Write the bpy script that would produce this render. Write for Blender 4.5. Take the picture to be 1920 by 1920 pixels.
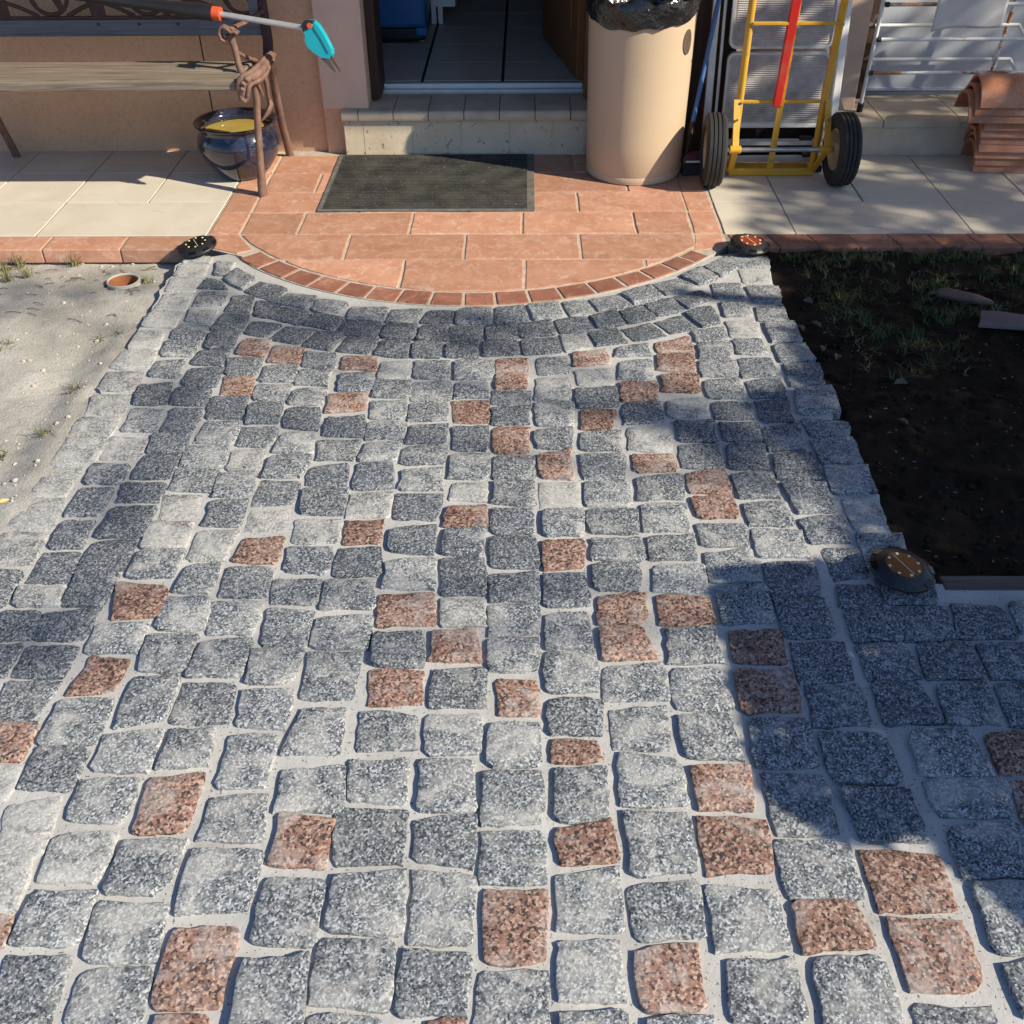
import bpy, math, random
from mathutils import Vector, Matrix
from mathutils.geometry import convex_hull_2d
random.seed(7)
R = math.radians
scene = bpy.context.scene
COL = scene.collection
for o in list(bpy.data.objects): bpy.data.objects.remove(o)

# ---------------------------------------------------------------- camera
FPX, PITCH, CAMH, YAW, ROLL = 1960.0, R(37.6), 1.55, R(0.93), R(-0.54)
cf = Vector((-math.sin(YAW)*math.cos(PITCH), math.cos(YAW)*math.cos(PITCH), -math.sin(PITCH)))
cr = Vector((math.cos(YAW), math.sin(YAW), 0))
cu = cr.cross(cf)
cr, cu = cr*math.cos(ROLL)+cu*math.sin(ROLL), cu*math.cos(ROLL)-cr*math.sin(ROLL)
cam_d = bpy.data.cameras.new('camera'); cam = bpy.data.objects.new('camera', cam_d); COL.objects.link(cam)
cam_d.sensor_fit = 'HORIZONTAL'; cam_d.sensor_width = 36.0; cam_d.lens = FPX/1920*36
cam_d.clip_start = 0.05; cam_d.clip_end = 300
m = Matrix((cr, cu, -cf)).transposed().to_4x4(); m.translation = (0, 0, CAMH); cam.matrix_world = m
scene.camera = cam

# ---------------------------------------------------------------- sky, sun, exposure
SUN_EL, SUN_AZ = R(33.8), R(114.0)          # azimuth clockwise from +Y
SDIR = Vector((math.sin(SUN_AZ)*math.cos(SUN_EL), math.cos(SUN_AZ)*math.cos(SUN_EL), math.sin(SUN_EL)))
w = bpy.data.worlds.new('World'); scene.world = w; w.use_nodes = True
nt = w.node_tree; sky = nt.nodes.new('ShaderNodeTexSky'); sky.sky_type = 'NISHITA'; sky.sun_disc = False
sky.sun_elevation = SUN_EL; sky.sun_rotation = SUN_AZ; sky.air_density = 1.0; sky.dust_density = 0.6; sky.ozone_density = 6.5
bg = nt.nodes['Background']; nt.links.new(sky.outputs[0], bg.inputs[0]); bg.inputs[1].default_value = 0.10
ld = bpy.data.lights.new('sun', 'SUN'); ld.energy = 4.6; ld.angle = R(0.53); ld.color = (1.0, 0.90, 0.72)
sun = bpy.data.objects.new('sun', ld); COL.objects.link(sun)
sun.rotation_euler = SDIR.to_track_quat('Z', 'Y').to_euler(); sun.location = SDIR*20
vs = scene.view_settings; scene.display_settings.display_device = 'sRGB'
vs.view_transform = 'Standard'; vs.look = 'None'; vs.gamma = 1; vs.use_curve_mapping = False; vs.exposure = 0.72

# ---------------------------------------------------------------- helpers
def ray(px, py):
    return cf*FPX + cr*(px-960) + cu*(960-py)
def G(px, py, z=0.0):
    """measured point of the photograph on the level z"""
    d = ray(px, py); t = (z-CAMH)/d.z; return Vector((d.x*t, d.y*t, z))
def PR(v):
    q = Vector(v)-Vector((0, 0, CAMH)); k = q.dot(cf)
    return (960+FPX*q.dot(cr)/k, 960-FPX*q.dot(cu)/k) if k > 0.01 else (-9999, -9999)

class MB:
    def __init__(s): s.v = []; s.f = []
    def add(s, v, f):
        b = len(s.v); s.v += [tuple(p) for p in v]; s.f += [tuple(b+i for i in q) for q in f]; return s
    def box(s, c, d, rot=None):
        x, y, z = d[0]/2, d[1]/2, d[2]/2
        P = [Vector((a*x, b*y, e*z)) for a in (-1, 1) for b in (-1, 1) for e in (-1, 1)]
        if rot is not None: P = [rot @ p for p in P]
        return s.add([p+Vector(c) for p in P], [(0,1,3,2),(4,6,7,5),(0,4,5,1),(2,3,7,6),(0,2,6,4),(1,5,7,3)])
    def bx(s, x0, x1, y0, y1, z0, z1):
        return s.box(((x0+x1)/2, (y0+y1)/2, (z0+z1)/2), (x1-x0, y1-y0, z1-z0))
    def tube(s, pts, r, n=10, cap=True, flat=1.0, up=None):
        pts = [Vector(p) for p in pts]; m_ = len(pts); rs = r if isinstance(r, (list, tuple)) else [r]*m_
        V = []; u = None
        for i, p in enumerate(pts):
            t = (pts[min(i+1, m_-1)]-pts[max(i-1, 0)]).normalized()
            if u is None:
                u = Vector(up) if up else (Vector((0, 0, 1)) if abs(t.z) < .9 else Vector((1, 0, 0)))
            u = (u-t*u.dot(t)).normalized(); w_ = t.cross(u)
            for k in range(n):
                a = 2*math.pi*k/n; V.append(p+(u*math.cos(a)*flat+w_*math.sin(a))*rs[i])
        F = [(i*n+k, i*n+(k+1) % n, (i+1)*n+(k+1) % n, (i+1)*n+k) for i in range(m_-1) for k in range(n)]
        if cap: F += [tuple(range(n-1, -1, -1)), tuple((m_-1)*n+k for k in range(n))]
        return s.add(V, F)
    def bar(s, p0, p1, w_, t_, side=(1, 0, 0)):
        """flat bar from p0 to p1: w_ wide along side, t_ thick"""
        p0, p1 = Vector(p0), Vector(p1); d = (p1-p0).normalized(); a = Vector(side); a = (a-d*a.dot(d)).normalized(); b = d.cross(a)
        V = [p+a*i*w_/2+b*j*t_/2 for p in (p0, p1) for i, j in ((-1,-1),(1,-1),(1,1),(-1,1))]
        return s.add(V, [(3,2,1,0),(4,5,6,7),(0,1,5,4),(1,2,6,5),(2,3,7,6),(3,0,4,7)])
    def lathe(s, prof, c, n=32, axis='z', jit=None):
        V = []; c = Vector(c)
        for i, (r, h) in enumerate(prof):
            for k in range(n):
                a = 2*math.pi*k/n; rr, hh = (r, h) if jit is None else jit(i, a, r, h)
                p = (rr*math.cos(a), rr*math.sin(a), hh) if axis == 'z' else (hh, rr*math.cos(a), rr*math.sin(a))
                V.append(c+Vector(p))
        return s.add(V, [(i*n+k, i*n+(k+1) % n, (i+1)*n+(k+1) % n, (i+1)*n+k) for i in range(len(prof)-1) for k in range(n)])
    def prism(s, poly, z0, z1):
        n = len(poly)
        return s.add([(p[0], p[1], z1) for p in poly]+[(p[0], p[1], z0) for p in poly],
                     [tuple(range(n)), tuple(range(2*n-1, n-1, -1))]+[(i, n+i, n+(i+1) % n, (i+1) % n) for i in range(n)])
    def slab(s, out, z, t, bev, dome=0.0, rings=1, zj=0.0):
        """piece with an outline, a worn rounded edge and a slightly domed top; out is CCW"""
        n = len(out); c = Vector((sum(p[0] for p in out)/n, sum(p[1] for p in out)/n))
        o = [Vector(p[:2]) for p in out]; tx, ty = random.uniform(-zj, zj), random.uniform(-zj, zj)
        def ring(k, zz, jz=0.0):
            L = []
            for p in o:
                d = p-c; l = d.length or 1e-6; q = c+d*max(0, (1-k/l)); L.append((q.x, q.y, zz+tx*(q.x-c.x)+ty*(q.y-c.y)+random.uniform(-jz, jz)))
            return L
        RR = [ring(0, z-t), ring(0, z-bev*1.1), ring(bev*.45, z-bev*.3), ring(bev*1.3, z, dome*.25)]
        md = min((p-c).length for p in o)
        if rings: RR.append(ring(md*.5, z+dome*.8, dome*.5))
        V = [p for r_ in RR for p in r_]+[(c.x, c.y, z+dome)]
        F = [(i*n+k, i*n+(k+1) % n, (i+1)*n+(k+1) % n, (i+1)*n+k) for i in range(len(RR)-1) for k in range(n)]
        b = (len(RR)-1)*n; F += [(b+k, b+(k+1) % n, len(V)-1) for k in range(n)]
        return s.add(V, F)
    def build(s, name, mat, parent=None, smooth=None, bevel=0, kind=None):
        me = bpy.data.meshes.new(name); me.from_pydata(s.v, [], s.f); me.update()
        if smooth is not None:
            me.polygons.foreach_set('use_smooth', [True]*len(me.polygons)); me.set_sharp_from_angle(angle=R(smooth))
        if mat is not None: me.materials.append(mat)
        o = bpy.data.objects.new(name, me); COL.objects.link(o)
        if parent is not None: o.parent = parent; o.matrix_parent_inverse = Matrix.Translation(-parent.location) if parent.type == 'EMPTY' else Matrix()
        if bevel:
            bm_ = o.modifiers.new('bevel', 'BEVEL'); bm_.width = bevel; bm_.segments = 2; bm_.limit_method = 'ANGLE'
        if kind: o['kind'] = kind
        return o
def thing(name, loc, label, cat, group=None):
    o = bpy.data.objects.new(name, None); o.location = loc; o.empty_display_size = .1; COL.objects.link(o)
    return tag(o, label, cat, group)
def tag(o, label, cat, group=None):
    o['label'] = label; o['category'] = cat
    if group: o['group'] = group
    return o
def copy_thing(root, delta, rz=0.0):
    r_ = root.copy(); COL.objects.link(r_)
    for ch in root.children:
        c = ch.copy(); COL.objects.link(c); c.parent = r_
        for g in ch.children:
            d = g.copy(); COL.objects.link(d); d.parent = c
    r_.location = root.location+Vector(delta); r_.rotation_euler = (0, 0, root.rotation_euler.z+rz)
    return r_

# ---------------------------------------------------------------- materials
class NT:
    def __init__(s, name):
        s.m = bpy.data.materials.new(name); s.m.use_nodes = True; s.t = s.m.node_tree; s.b = s.t.nodes['Principled BSDF']
        g = s.t.nodes.new('ShaderNodeNewGeometry'); oi = s.t.nodes.new('ShaderNodeObjectInfo'); s.rand = oi.outputs['Random']
        s.pos = g.outputs['Position']
    def L(s, a, b): s.t.links.new(a, b)
    def noise(s, scale, detail=4, rough=.55, dist=0.0, vec=None, out='Fac'):
        n = s.t.nodes.new('ShaderNodeTexNoise'); n.inputs['Scale'].default_value = scale; n.inputs['Detail'].default_value = detail
        n.inputs['Roughness'].default_value = rough; n.inputs['Distortion'].default_value = dist; s.L(vec or s.pos, n.inputs['Vector']); return n.outputs[out]
    def voro(s, scale, out='Color', vec=None, feat='F1'):
        n = s.t.nodes.new('ShaderNodeTexVoronoi'); n.feature = feat; n.inputs['Scale'].default_value = scale; s.L(vec or s.pos, n.inputs['Vector']); return n.outputs[out]
    def ramp(s, fac, stops, interp='LINEAR'):
        n = s.t.nodes.new('ShaderNodeValToRGB'); e = n.color_ramp.elements; n.color_ramp.interpolation = interp
        while len(e) < len(stops): e.new(.5)
        for k, (p, c) in enumerate(stops):
            e[k].position = p; e[k].color = (c, c, c, 1) if isinstance(c, (int, float)) else (*c, 1)
        s.L(fac, n.inputs[0]); return n.outputs[0]
    def mix(s, fac, a, b, mode='MIX'):
        n = s.t.nodes.new('ShaderNodeMix'); n.data_type = 'RGBA'; n.blend_type = mode
        for v, i in ((fac, 0), (a, 6), (b, 7)):
            if isinstance(v, (int, float)): n.inputs[i].default_value = v if i == 0 else (v, v, v, 1)
            elif isinstance(v, tuple): n.inputs[i].default_value = (*v, 1)
            else: s.L(v, n.inputs[i])
        return n.outputs[2]
    def math(s, op, a, b=0.0):
        n = s.t.nodes.new('ShaderNodeMath'); n.operation = op
        for v, i in ((a, 0), (b, 1)):
            if isinstance(v, (int, float)): n.inputs[i].default_value = v
            else: s.L(v, n.inputs[i])
        return n.outputs[0]
    def scaled(s, v3):
        n = s.t.nodes.new('ShaderNodeMapping'); n.inputs['Scale'].default_value = v3; s.L(s.pos, n.inputs['Vector']); return n.outputs[0]
    def offset(s, k=30.0):
        n = s.t.nodes.new('ShaderNodeVectorMath'); n.operation = 'ADD'; c = s.t.nodes.new('ShaderNodeCombineXYZ')
        a = s.math('MULTIPLY', s.rand, k); s.L(a, c.inputs[0]); s.L(a, c.inputs[1]); s.L(s.pos, n.inputs[0]); s.L(c.outputs[0], n.inputs[1]); return n.outputs[0]
    def bump(s, h, strength, dist):
        n = s.t.nodes.new('ShaderNodeBump'); n.inputs['Strength'].default_value = strength; n.inputs['Distance'].default_value = dist
        s.L(h, n.inputs['Height']); s.L(n.outputs[0], s.b.inputs['Normal'])
    def done(s, col, rough=.8, metal=0.0, spec=.5, coat=0.0):
        if isinstance(col, tuple): s.b.inputs['Base Color'].default_value = (*col, 1)
        else: s.L(col, s.b.inputs['Base Color'])
        if isinstance(rough, (int, float)): s.b.inputs['Roughness'].default_value = rough
        else: s.L(rough, s.b.inputs['Roughness'])
        s.b.inputs['Metallic'].default_value = metal; s.b.inputs['Specular IOR Level'].default_value = spec
        if coat: s.b.inputs['Coat Weight'].default_value = coat
        return s.m
def plain(name, col, rough=.6, metal=0.0, var=.25, scale=14, bump=.0, bd=.002, bscale=120, spec=.5, coat=0.0):
    n = NT(name); f = n.noise(scale, 6, .6)
    c = n.mix(n.ramp(f, [(.3, 0), (.75, 1)]), tuple(v*(1-var) for v in col), tuple(min(1, v*(1+var)) for v in col))
    if bump: n.bump(n.noise(bscale, 4, .6), bump, bd)
    return n.done(c, rough, metal, spec, coat)
def granite(name, dark, mid, light, haze, hazecol=(.50, .49, .46), grain=285, tint=.25):
    n = NT(name); v = n.offset(3.0)
    cell = n.voro(grain, 'Color', v); bw = n.t.nodes.new('ShaderNodeRGBToBW'); n.L(cell, bw.inputs[0])
    nz = n.noise(grain*.55, 3, .7, .6, v)
    g = n.math('ADD', n.math('MULTIPLY', bw.outputs[0], .55), n.math('MULTIPLY', nz, .45))
    c = n.ramp(g, [(.37, dark), (.46, mid), (.56, mid), (.67, light)])
    c = n.mix(n.ramp(n.noise(40, 4, .6, .5, v), [(.4, 0), (.8, .3)]), c, mid)
    c = n.mix(1.0, c, n.ramp(n.rand, [(0, 1-tint), (1, 1+tint)]), 'MULTIPLY')
    h1 = n.noise(12, 6, .66, .9, v); amt = n.math('ADD', n.math('MULTIPLY', n.rand, .10), haze-.05)
    hz = n.ramp(n.math('ADD', h1, amt), [(.52, 0), (.72, .70)])
    hz = n.math('MULTIPLY', hz, n.ramp(n.noise(90, 4, .7, .3, v), [(.3, .45), (.62, 1)]))
    c = n.mix(hz, c, hazecol)
    bumpv = n.math('ADD', n.math('MULTIPLY', n.noise(60, 5, .65, 0, v), .8), n.math('MULTIPLY', nz, .35))
    n.bump(bumpv, .55, .004)
    return n.done(c, .78, 0, .35)
M = {}
M['g'] = granite('grey_granite', (.036,.041,.050), (.152,.167,.182), (.43,.45,.465), .05, tint=.14)
M['d'] = granite('dark_shaded_granite', (.028,.032,.040), (.116,.131,.150), (.34,.36,.385), -.03, tint=.12)  # darker copy of the grey: partly stone tone, partly soft shade in the colour
M['l'] = granite('dusty_granite', (.07,.075,.08), (.21,.22,.225), (.46,.465,.455), .15, (.53,.52,.49), tint=.1)
M['m'] = granite('shaded_grey_granite', (.028,.033,.041), (.118,.132,.150), (.36,.38,.40), .03, tint=.12)  # darker grey for stones in blue shade, the shade put into the colour
M['p'] = granite('pink_granite', (.036,.030,.030), (.235,.13,.098), (.42,.31,.25), .02, (.47,.44,.42), 215, .12)
def grout():
    n = NT('cement_grout')
    c = n.mix(n.ramp(n.noise(7, 6, .6), [(.3, 0), (.7, 1)]), (.36,.355,.345), (.48,.475,.46))
    c = n.mix(n.ramp(n.noise(3.1, 6, .7, .6), [(.56, 0), (.72, .6)]), c, (.27,.262,.245)); pit = n.ramp(n.noise(160, 2, .5), [(.30, 0), (.36, 1)]); c = n.mix(pit, (.17,.165,.16), c)
    n.bump(n.math('ADD', n.noise(45, 5, .6), n.math('MULTIPLY', pit, .4)), .5, .004)
    return n.done(c, .92, 0, .2)
M['grout'] = grout()
def terracotta(name, a, b, light):
    n = NT(name); v = n.offset(4.0)
    c = n.mix(n.ramp(n.noise(9, 5, .6, .4, v), [(.3, 0), (.72, 1)]), a, b)
    st = n.ramp(n.noise(22, 6, .7, 1.2, v), [(.5, 0), (.72, .8)]); c = n.mix(st, c, light)
    c = n.mix(n.ramp(n.noise(6.5, 6, .72, .8, v), [(.55, 0), (.72, .55)]), c, tuple(x*.72 for x in a))
    c = n.mix(n.ramp(n.noise(300, 2, .5, 0, v), [(.25, .55), (.33, 0)]), c, (.12,.06,.04))
    c = n.mix(1.0, c, n.ramp(n.rand, [(0, .80), (1, 1.16)]), 'MULTIPLY')
    n.bump(n.noise(55, 5, .6, 0, v), .3, .003); return n.done(c, .6, 0, .4)
M['terra'] = terracotta('terracotta', (.41,.195,.122), (.53,.285,.188), (.62,.45,.36))
M['brick'] = terracotta('dark_terracotta', (.22,.085,.056), (.33,.145,.095), (.44,.26,.19))
M['mortar'] = plain('mortar', (.44,.38,.31), .95, var=.25, scale=30, bump=.4, bd=.003)
M['joint'] = plain('dirty_tile_joint', (.24,.205,.165), .95, var=.3, scale=25)
def cream():
    n = NT('cream_tile'); v = n.offset(5.0)
    c = n.mix(n.ramp(n.noise(5, 5, .6, .5, v), [(.3, 0), (.7, 1)]), (.53,.475,.385), (.61,.56,.47))
    c = n.mix(n.ramp(n.noise(13, 6, .7, .6), [(.58, 0), (.78, .55)]), c, (.42,.35,.25))
    c = n.mix(n.ramp(n.noise(4.2, 3, .6, 1.0, n.scaled((.8, 2.5, 1))), [(.66, 0), (.74, .55)]), c, (.44,.27,.09))
    n.bump(n.noise(70, 4, .6), .2, .002); return n.done(c, .55, 0, .4)
M['cream'] = cream()
def stucco():
    n = NT('pink_stucco')
    c = n.mix(n.ramp(n.noise(2.2, 5, .6), [(.3, 0), (.7, 1)]), (.60,.355,.22), (.67,.42,.275))
    c = n.mix(n.ramp(n.noise(90, 4, .7), [(.3, .35), (.5, 0)]), c, (.26,.16,.11))
    n.bump(n.noise(130, 4, .65), .6, .004); return n.done(c, .93, 0, .2)
M['stucco'] = stucco()
M['pillar'] = plain('pale_stucco', (.62,.445,.345), .93, var=.1, scale=5, bump=.4, bd=.003, bscale=110)
M['concrete'] = plain('old_step_render', (.50,.42,.315), .9, var=.22, scale=9, bump=.35, bd=.004, bscale=50)
def riser():
    n = NT('mossy_riser')
    c = n.mix(n.ramp(n.noise(6, 5, .6), [(.3, 0), (.7, 1)]), (.52,.42,.30), (.62,.53,.40))
    c = n.mix(n.ramp(n.noise(24, 5, .7, .8), [(.57, 0), (.66, .85)]), c, (.09,.07,.045))
    n.bump(n.noise(50, 4, .6), .3, .003); return n.done(c, .85, 0, .3)
M['riser'] = riser()
def sand():
    n = NT('dusty_sand')
    c = n.mix(n.ramp(n.noise(3.2, 6, .6, .8), [(.34, 0), (.66, 1)]), (.31,.295,.262), (.48,.46,.42))
    c = n.mix(n.ramp(n.noise(17, 6, .7, 1.4), [(.52, 0), (.72, .6)]), c, (.26,.24,.205))
    c = n.mix(n.ramp(n.noise(75, 5, .75), [(.30, .7), (.44, 0)]), c, (.17,.145,.115))
    c = n.mix(n.ramp(n.noise(210, 3, .6), [(.60, 0), (.70, .6)]), c, (.58,.56,.51))
    n.bump(n.math('ADD', n.noise(34, 7, .7), n.noise(150, 4, .65)), .6, .007); return n.done(c, .95, 0, .15)
M['sand'] = sand()
def soil():
    n = NT('dark_soil')
    c = n.mix(n.ramp(n.noise(6, 6, .65), [(.3, 0), (.7, 1)]), (.016,.011,.0075), (.044,.031,.021))
    c = n.mix(n.ramp(n.noise(120, 4, .7), [(.62, 0), (.75, .8)]), c, (.11,.085,.06))
    n.bump(n.math('ADD', n.noise(40, 6, .7), n.noise(150, 3, .6)), .9, .012); return n.done(c, .97, 0, .1)
M['soil'] = soil()
def timber(name, a, b, sc=(2, 40, 40), rough=.85):
    n = NT(name); v = n.scaled(sc); f = n.noise(1.6, 7, .65, .9, v)
    c = n.ramp(f, [(.3, a), (.5, tuple((x+y)/2 for x, y in zip(a, b))), (.68, b)])
    c = n.mix(n.ramp(n.noise(3.0, 5, .7, .4, n.scaled((sc[0]*1.5, sc[1]*1.7, sc[2]*1.7))), [(.26, .9), (.36, 0)]), c, tuple(x*.3 for x in a))
    n.bump(f, .6, .003); return n.done(c, rough, 0, .3)
M['oldwood'] = timber('weathered_wood', (.095,.073,.052), (.26,.215,.168))
M['greywood'] = timber('grey_painted_wood', (.105,.10,.115), (.19,.185,.205))
M['doorwood'] = timber('brown_door_wood', (.11,.05,.018), (.22,.10,.038), (30, 30, 2), .5)
M['darkwood'] = timber('dark_shutter_wood', (.030,.017,.012), (.06,.036,.026), (40, 40, 2), .6)
M['board'] = timber('edging_board_wood', (.06,.049,.042), (.15,.125,.108))
M['rustiron'] = plain('rusty_cast_iron', (.165,.092,.068), .7, .0, .35, 30, .5, .002, 200)
M['darkiron'] = plain('dark_cast_iron', (.062,.028,.022), .65, .0, .3, 20, .3, .002, 150)
def glaze():
    n = NT('blue_glaze'); c = n.mix(n.ramp(n.noise(16, 5, .65, .6), [(.35, 0), (.7, 1)]), (.008,.008,.017), (.028,.03,.06))
    c = n.mix(n.ramp(n.noise(55, 4, .7), [(.63, 0), (.72, .6)]), c, (.25,.26,.3)); n.bump(n.noise(14, 2, .5), .12, .01)
    return n.done(c, .10, 0, .6, .5)
M['glaze'] = glaze()
M['water'] = plain('yellow_water', (.38,.28,.06), .04, var=.15, scale=20, spec=.6)
M['rubber'] = plain('black_rubber', (.022,.022,.021), .75, var=.3, scale=20, bump=.3, bd=.002, bscale=200)
def matmat():
    n = NT('rubber_mat'); c = n.mix(n.ramp(n.noise(10, 5, .6), [(.35, 0), (.75, 1)]), (.03,.03,.027), (.085,.083,.07))
    c = n.mix(n.ramp(n.noise(170, 2, .5), [(.66, 0), (.71, .8)]), c, (.34,.32,.28))
    return n.done(c, .85, 0, .3)
M['mat'] = matmat()
M['matedge'] = plain('grey_mat_edge', (.13,.125,.112), .8, var=.35, scale=26)
def binmat():
    n = NT('beige_plastic'); c = n.mix(n.ramp(n.noise(3, 4, .6), [(.3, 0), (.7, 1)]), (.475,.365,.248), (.505,.385,.262))
    c = n.mix(n.ramp(n.noise(7, 6, .75, .7), [(.58, 0), (.75, .28)]), c, (.24,.19,.13))
    c = n.mix(n.ramp(n.noise(40, 3, .6, .0, n.scaled((1, 1, .06))), [(.66, 0), (.72, .22)]), c, (.62,.52,.39))
    n.bump(n.noise(25, 3, .5), .06, .002); return n.done(c, n.ramp(n.noise(9, 5, .7), [(.3, .38), (.7, .58)]), 0, .45)
M['binplastic'] = binmat()
M['bag'] = plain('black_bag_plastic', (.012,.012,.013), .2, var=.2, scale=9, bump=.5, bd=.03, bscale=13, spec=.7)
M['ovalshade'] = plain('shade_oval_brown', (.09,.06,.04), .7)  # brown for the flat oval of shade on the bin
def worn(name, a, b):
    n = NT(name); c = n.mix(n.ramp(n.noise(9, 5, .6), [(.3, 0), (.7, 1)]), a, b)
    c = n.mix(n.ramp(n.noise(48, 5, .75, .5), [(.64, 0), (.70, .85)]), c, (.13,.06,.03))
    c = n.mix(n.ramp(n.noise(6, 4, .7), [(.5, 0), (.8, .35)]), c, (.30,.25,.18))
    n.bump(n.noise(70, 4, .6), .15, .002); return n.done(c, n.ramp(n.noise(20, 4, .6), [(.3, .3), (.7, .6)]), 0, .5)
M['yellow'] = worn('yellow_paint', (.56,.29,.016), (.64,.36,.03))
M['red'] = worn('red_paint', (.50,.016,.014), (.60,.03,.022))
M['steel'] = plain('worn_steel', (.38,.39,.38), .35, .85, .25, 20)
M['alu'] = plain('aluminium', (.55,.56,.57), .4, .6, .15, 16)
M['tread'] = plain('ribbed_tread', (.42,.385,.365), .6, .1, .3, 18)
M['white'] = plain('white_enamel', (.70,.70,.68), .4, var=.06, scale=8)
def rusty():
    n = NT('rusty_white_enamel'); c = n.mix(n.ramp(n.noise(4, 5, .7, .4, n.scaled((1.2, 6, 3))), [(.47, 0), (.56, 1)]), (.68,.68,.66), (.33,.13,.04))
    c = n.mix(n.ramp(n.noise(60, 4, .7), [(.55, 0), (.7, .6)]), c, (.6,.5,.38)); return n.done(c, .55)
M['rusty'] = rusty()
M['tyre'] = plain('tyre_rubber', (.021,.020,.019), .8, var=.3, scale=24, bump=.3, bd=.001, bscale=200)
M['rim'] = plain('dusty_rim', (.42,.33,.18), .5, .2, .25, 30)
M['bluepole'] = plain('blue_pole', (.055,.13,.34), .4, var=.12, scale=10)
M['orange'] = plain('orange_plastic', (.62,.085,.025), .4, var=.05)
M['teal'] = plain('turquoise_plastic', (.008,.33,.40), .35, var=.06, scale=8)
M['blackpl'] = plain('black_plastic', (.014,.014,.016), .45, var=.2)
M['blade'] = plain('dark_blade', (.12,.09,.08), .4, .5, .2)
M['maroon'] = plain('maroon_plastic', (.10,.02,.035), .5)
M['bristle'] = plain('dark_bristles', (.03,.028,.028), .9, var=.4, scale=60)
M['bluecase'] = plain('blue_plastic', (.012,.12,.32), .4, var=.08)
M['panel'] = plain('white_shutter', (.46,.49,.54), .5, var=.05, scale=3)
M['cloth'] = plain('white_cloth', (.56,.54,.53), .95, var=.07, scale=8, bump=.25, bd=.003, bscale=60)
M['rooftile'] = terracotta('clay_roof_tile', (.40,.145,.07), (.50,.215,.115), (.40,.30,.25))
M['grime'] = plain('floor_tile_inside', (.46,.41,.35), .4, var=.12, scale=6)
M['inwall'] = plain('inner_plaster', (.35,.32,.29), .9, var=.06)
M['pvc'] = plain('pale_pvc', (.50,.46,.40), .5, var=.1)
M['clay'] = plain('clay_pipe_inside', (.40,.15,.06), .7, var=.2)
M['solar'] = plain('bronze_solar_cell', (.20,.105,.05), .18, .4, .3, 18, spec=.7)
M['solardark'] = plain('dark_solar_cell', (.012,.012,.013), .15, .2, .3, 18, spec=.7)
M['solarred'] = plain('red_solar_cell', (.26,.05,.02), .18, .3, .3, 18, spec=.7)
M['led'] = plain('led_lens', (.72,.68,.42), .25, var=.05)
M['grass'] = plain('grass_blades', (.055,.085,.022), .7, var=.45, scale=9)
M['drygrass'] = plain('dry_grass_blades', (.22,.20,.085), .8, var=.4, scale=9)
M['dryleaf'] = plain('dry_leaves', (.16,.12,.085), .85, var=.45, scale=12)
M['yleaf'] = plain('yellow_leaf', (.60,.50,.18), .7, var=.1)
M['twig'] = plain('twigs', (.10,.075,.05), .9, var=.3)
M['slate'] = plain('purple_slate', (.16,.12,.125), .8, var=.2, scale=25, bump=.4)
M['leaf'] = plain('tree_leaves', (.06,.09,.025), .7, var=.4, scale=3)
M['bark'] = plain('bark', (.10,.075,.055), .95, var=.3, scale=12, bump=.8, bd=.02, bscale=20)
M['nearblack'] = plain('near_black', (.012,.009,.008), .9)

# ---------------------------------------------------------------- outlines
def clip_convex(poly, clipper):
    """keep the part of poly inside the convex CCW clipper"""
    out = [Vector(p) for p in poly]
    for i in range(len(clipper)):
        a, b = Vector(clipper[i]), Vector(clipper[(i+1) % len(clipper)]); e = b-a; res = []
        for j in range(len(out)):
            p, q = out[j], out[(j+1) % len(out)]
            sp, sq = e.x*(p.y-a.y)-e.y*(p.x-a.x), e.x*(q.y-a.y)-e.y*(q.x-a.x)
            if sp >= 0: res.append(p)
            if sp*sq < 0: res.append(p+(q-p)*(sp/(sp-sq)))
        out = res
        if len(out) < 3: return []
    return out
def ccw(p):
    p = [Vector(v) for v in p]
    a = sum(p[i].x*p[(i+1) % len(p)].y-p[(i+1) % len(p)].x*p[i].y for i in range(len(p)))
    return p if a > 0 else p[::-1]
def rect(x0, x1, y0, y1): return [(x0, y0), (x1, y0), (x1, y1), (x0, y1)]
def inset(poly, d):
    c = sum((Vector(p) for p in poly), Vector((0, 0)))/len(poly); n = len(poly); out = []
    for i in range(n):
        p = Vector(poly[i]); a = (Vector(poly[i-1])-p).normalized(); b = (Vector(poly[(i+1) % n])-p).normalized()
        s_ = abs(a.x*b.y-a.y*b.x); out.append(p+(a+b)*(d/max(s_, .35)))
    return out
def rough_outline(q, per=4, jit=.0022, corner=.22):
    """uneven hand-split outline from four corners"""
    q = inset(ccw(q), -.0014); n = len(q); out = []
    for i in range(n):
        a, b = q[i], q[(i+1) % n]; d = b-a; nrm = Vector((d.y, -d.x)).normalized(); bow = random.gauss(.0008, .0022)
        for k in range(per):
            t = (k+.5)/per; p = a+d*t+nrm*(bow*math.sin(math.pi*t)+random.gauss(0, jit))
            out.append(p)
        # worn corner
        c = b+((a-b).normalized()+(q[(i+2) % n]-b).normalized())*random.uniform(.0, .0042); out.append(c+Vector((random.gauss(0, jit), random.gauss(0, jit))))
    return out
def soft_outline(q, per=3, jit=.0008, cut=.0025):
    q = ccw(q); n = len(q); out = []
    for i in range(n):
        a, b, c0 = q[i], q[(i+1) % n], q[i-1]; d = b-a; l = d.length
        if l < .012: out.append(a); continue
        for t in [min(.3, cut/l)]+[(k+1)/per for k in range(per-1)]+[1-min(.3, cut/l)]:
            out.append(a+d*t+Vector((random.gauss(0, jit), random.gauss(0, jit))))
    return out

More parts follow.
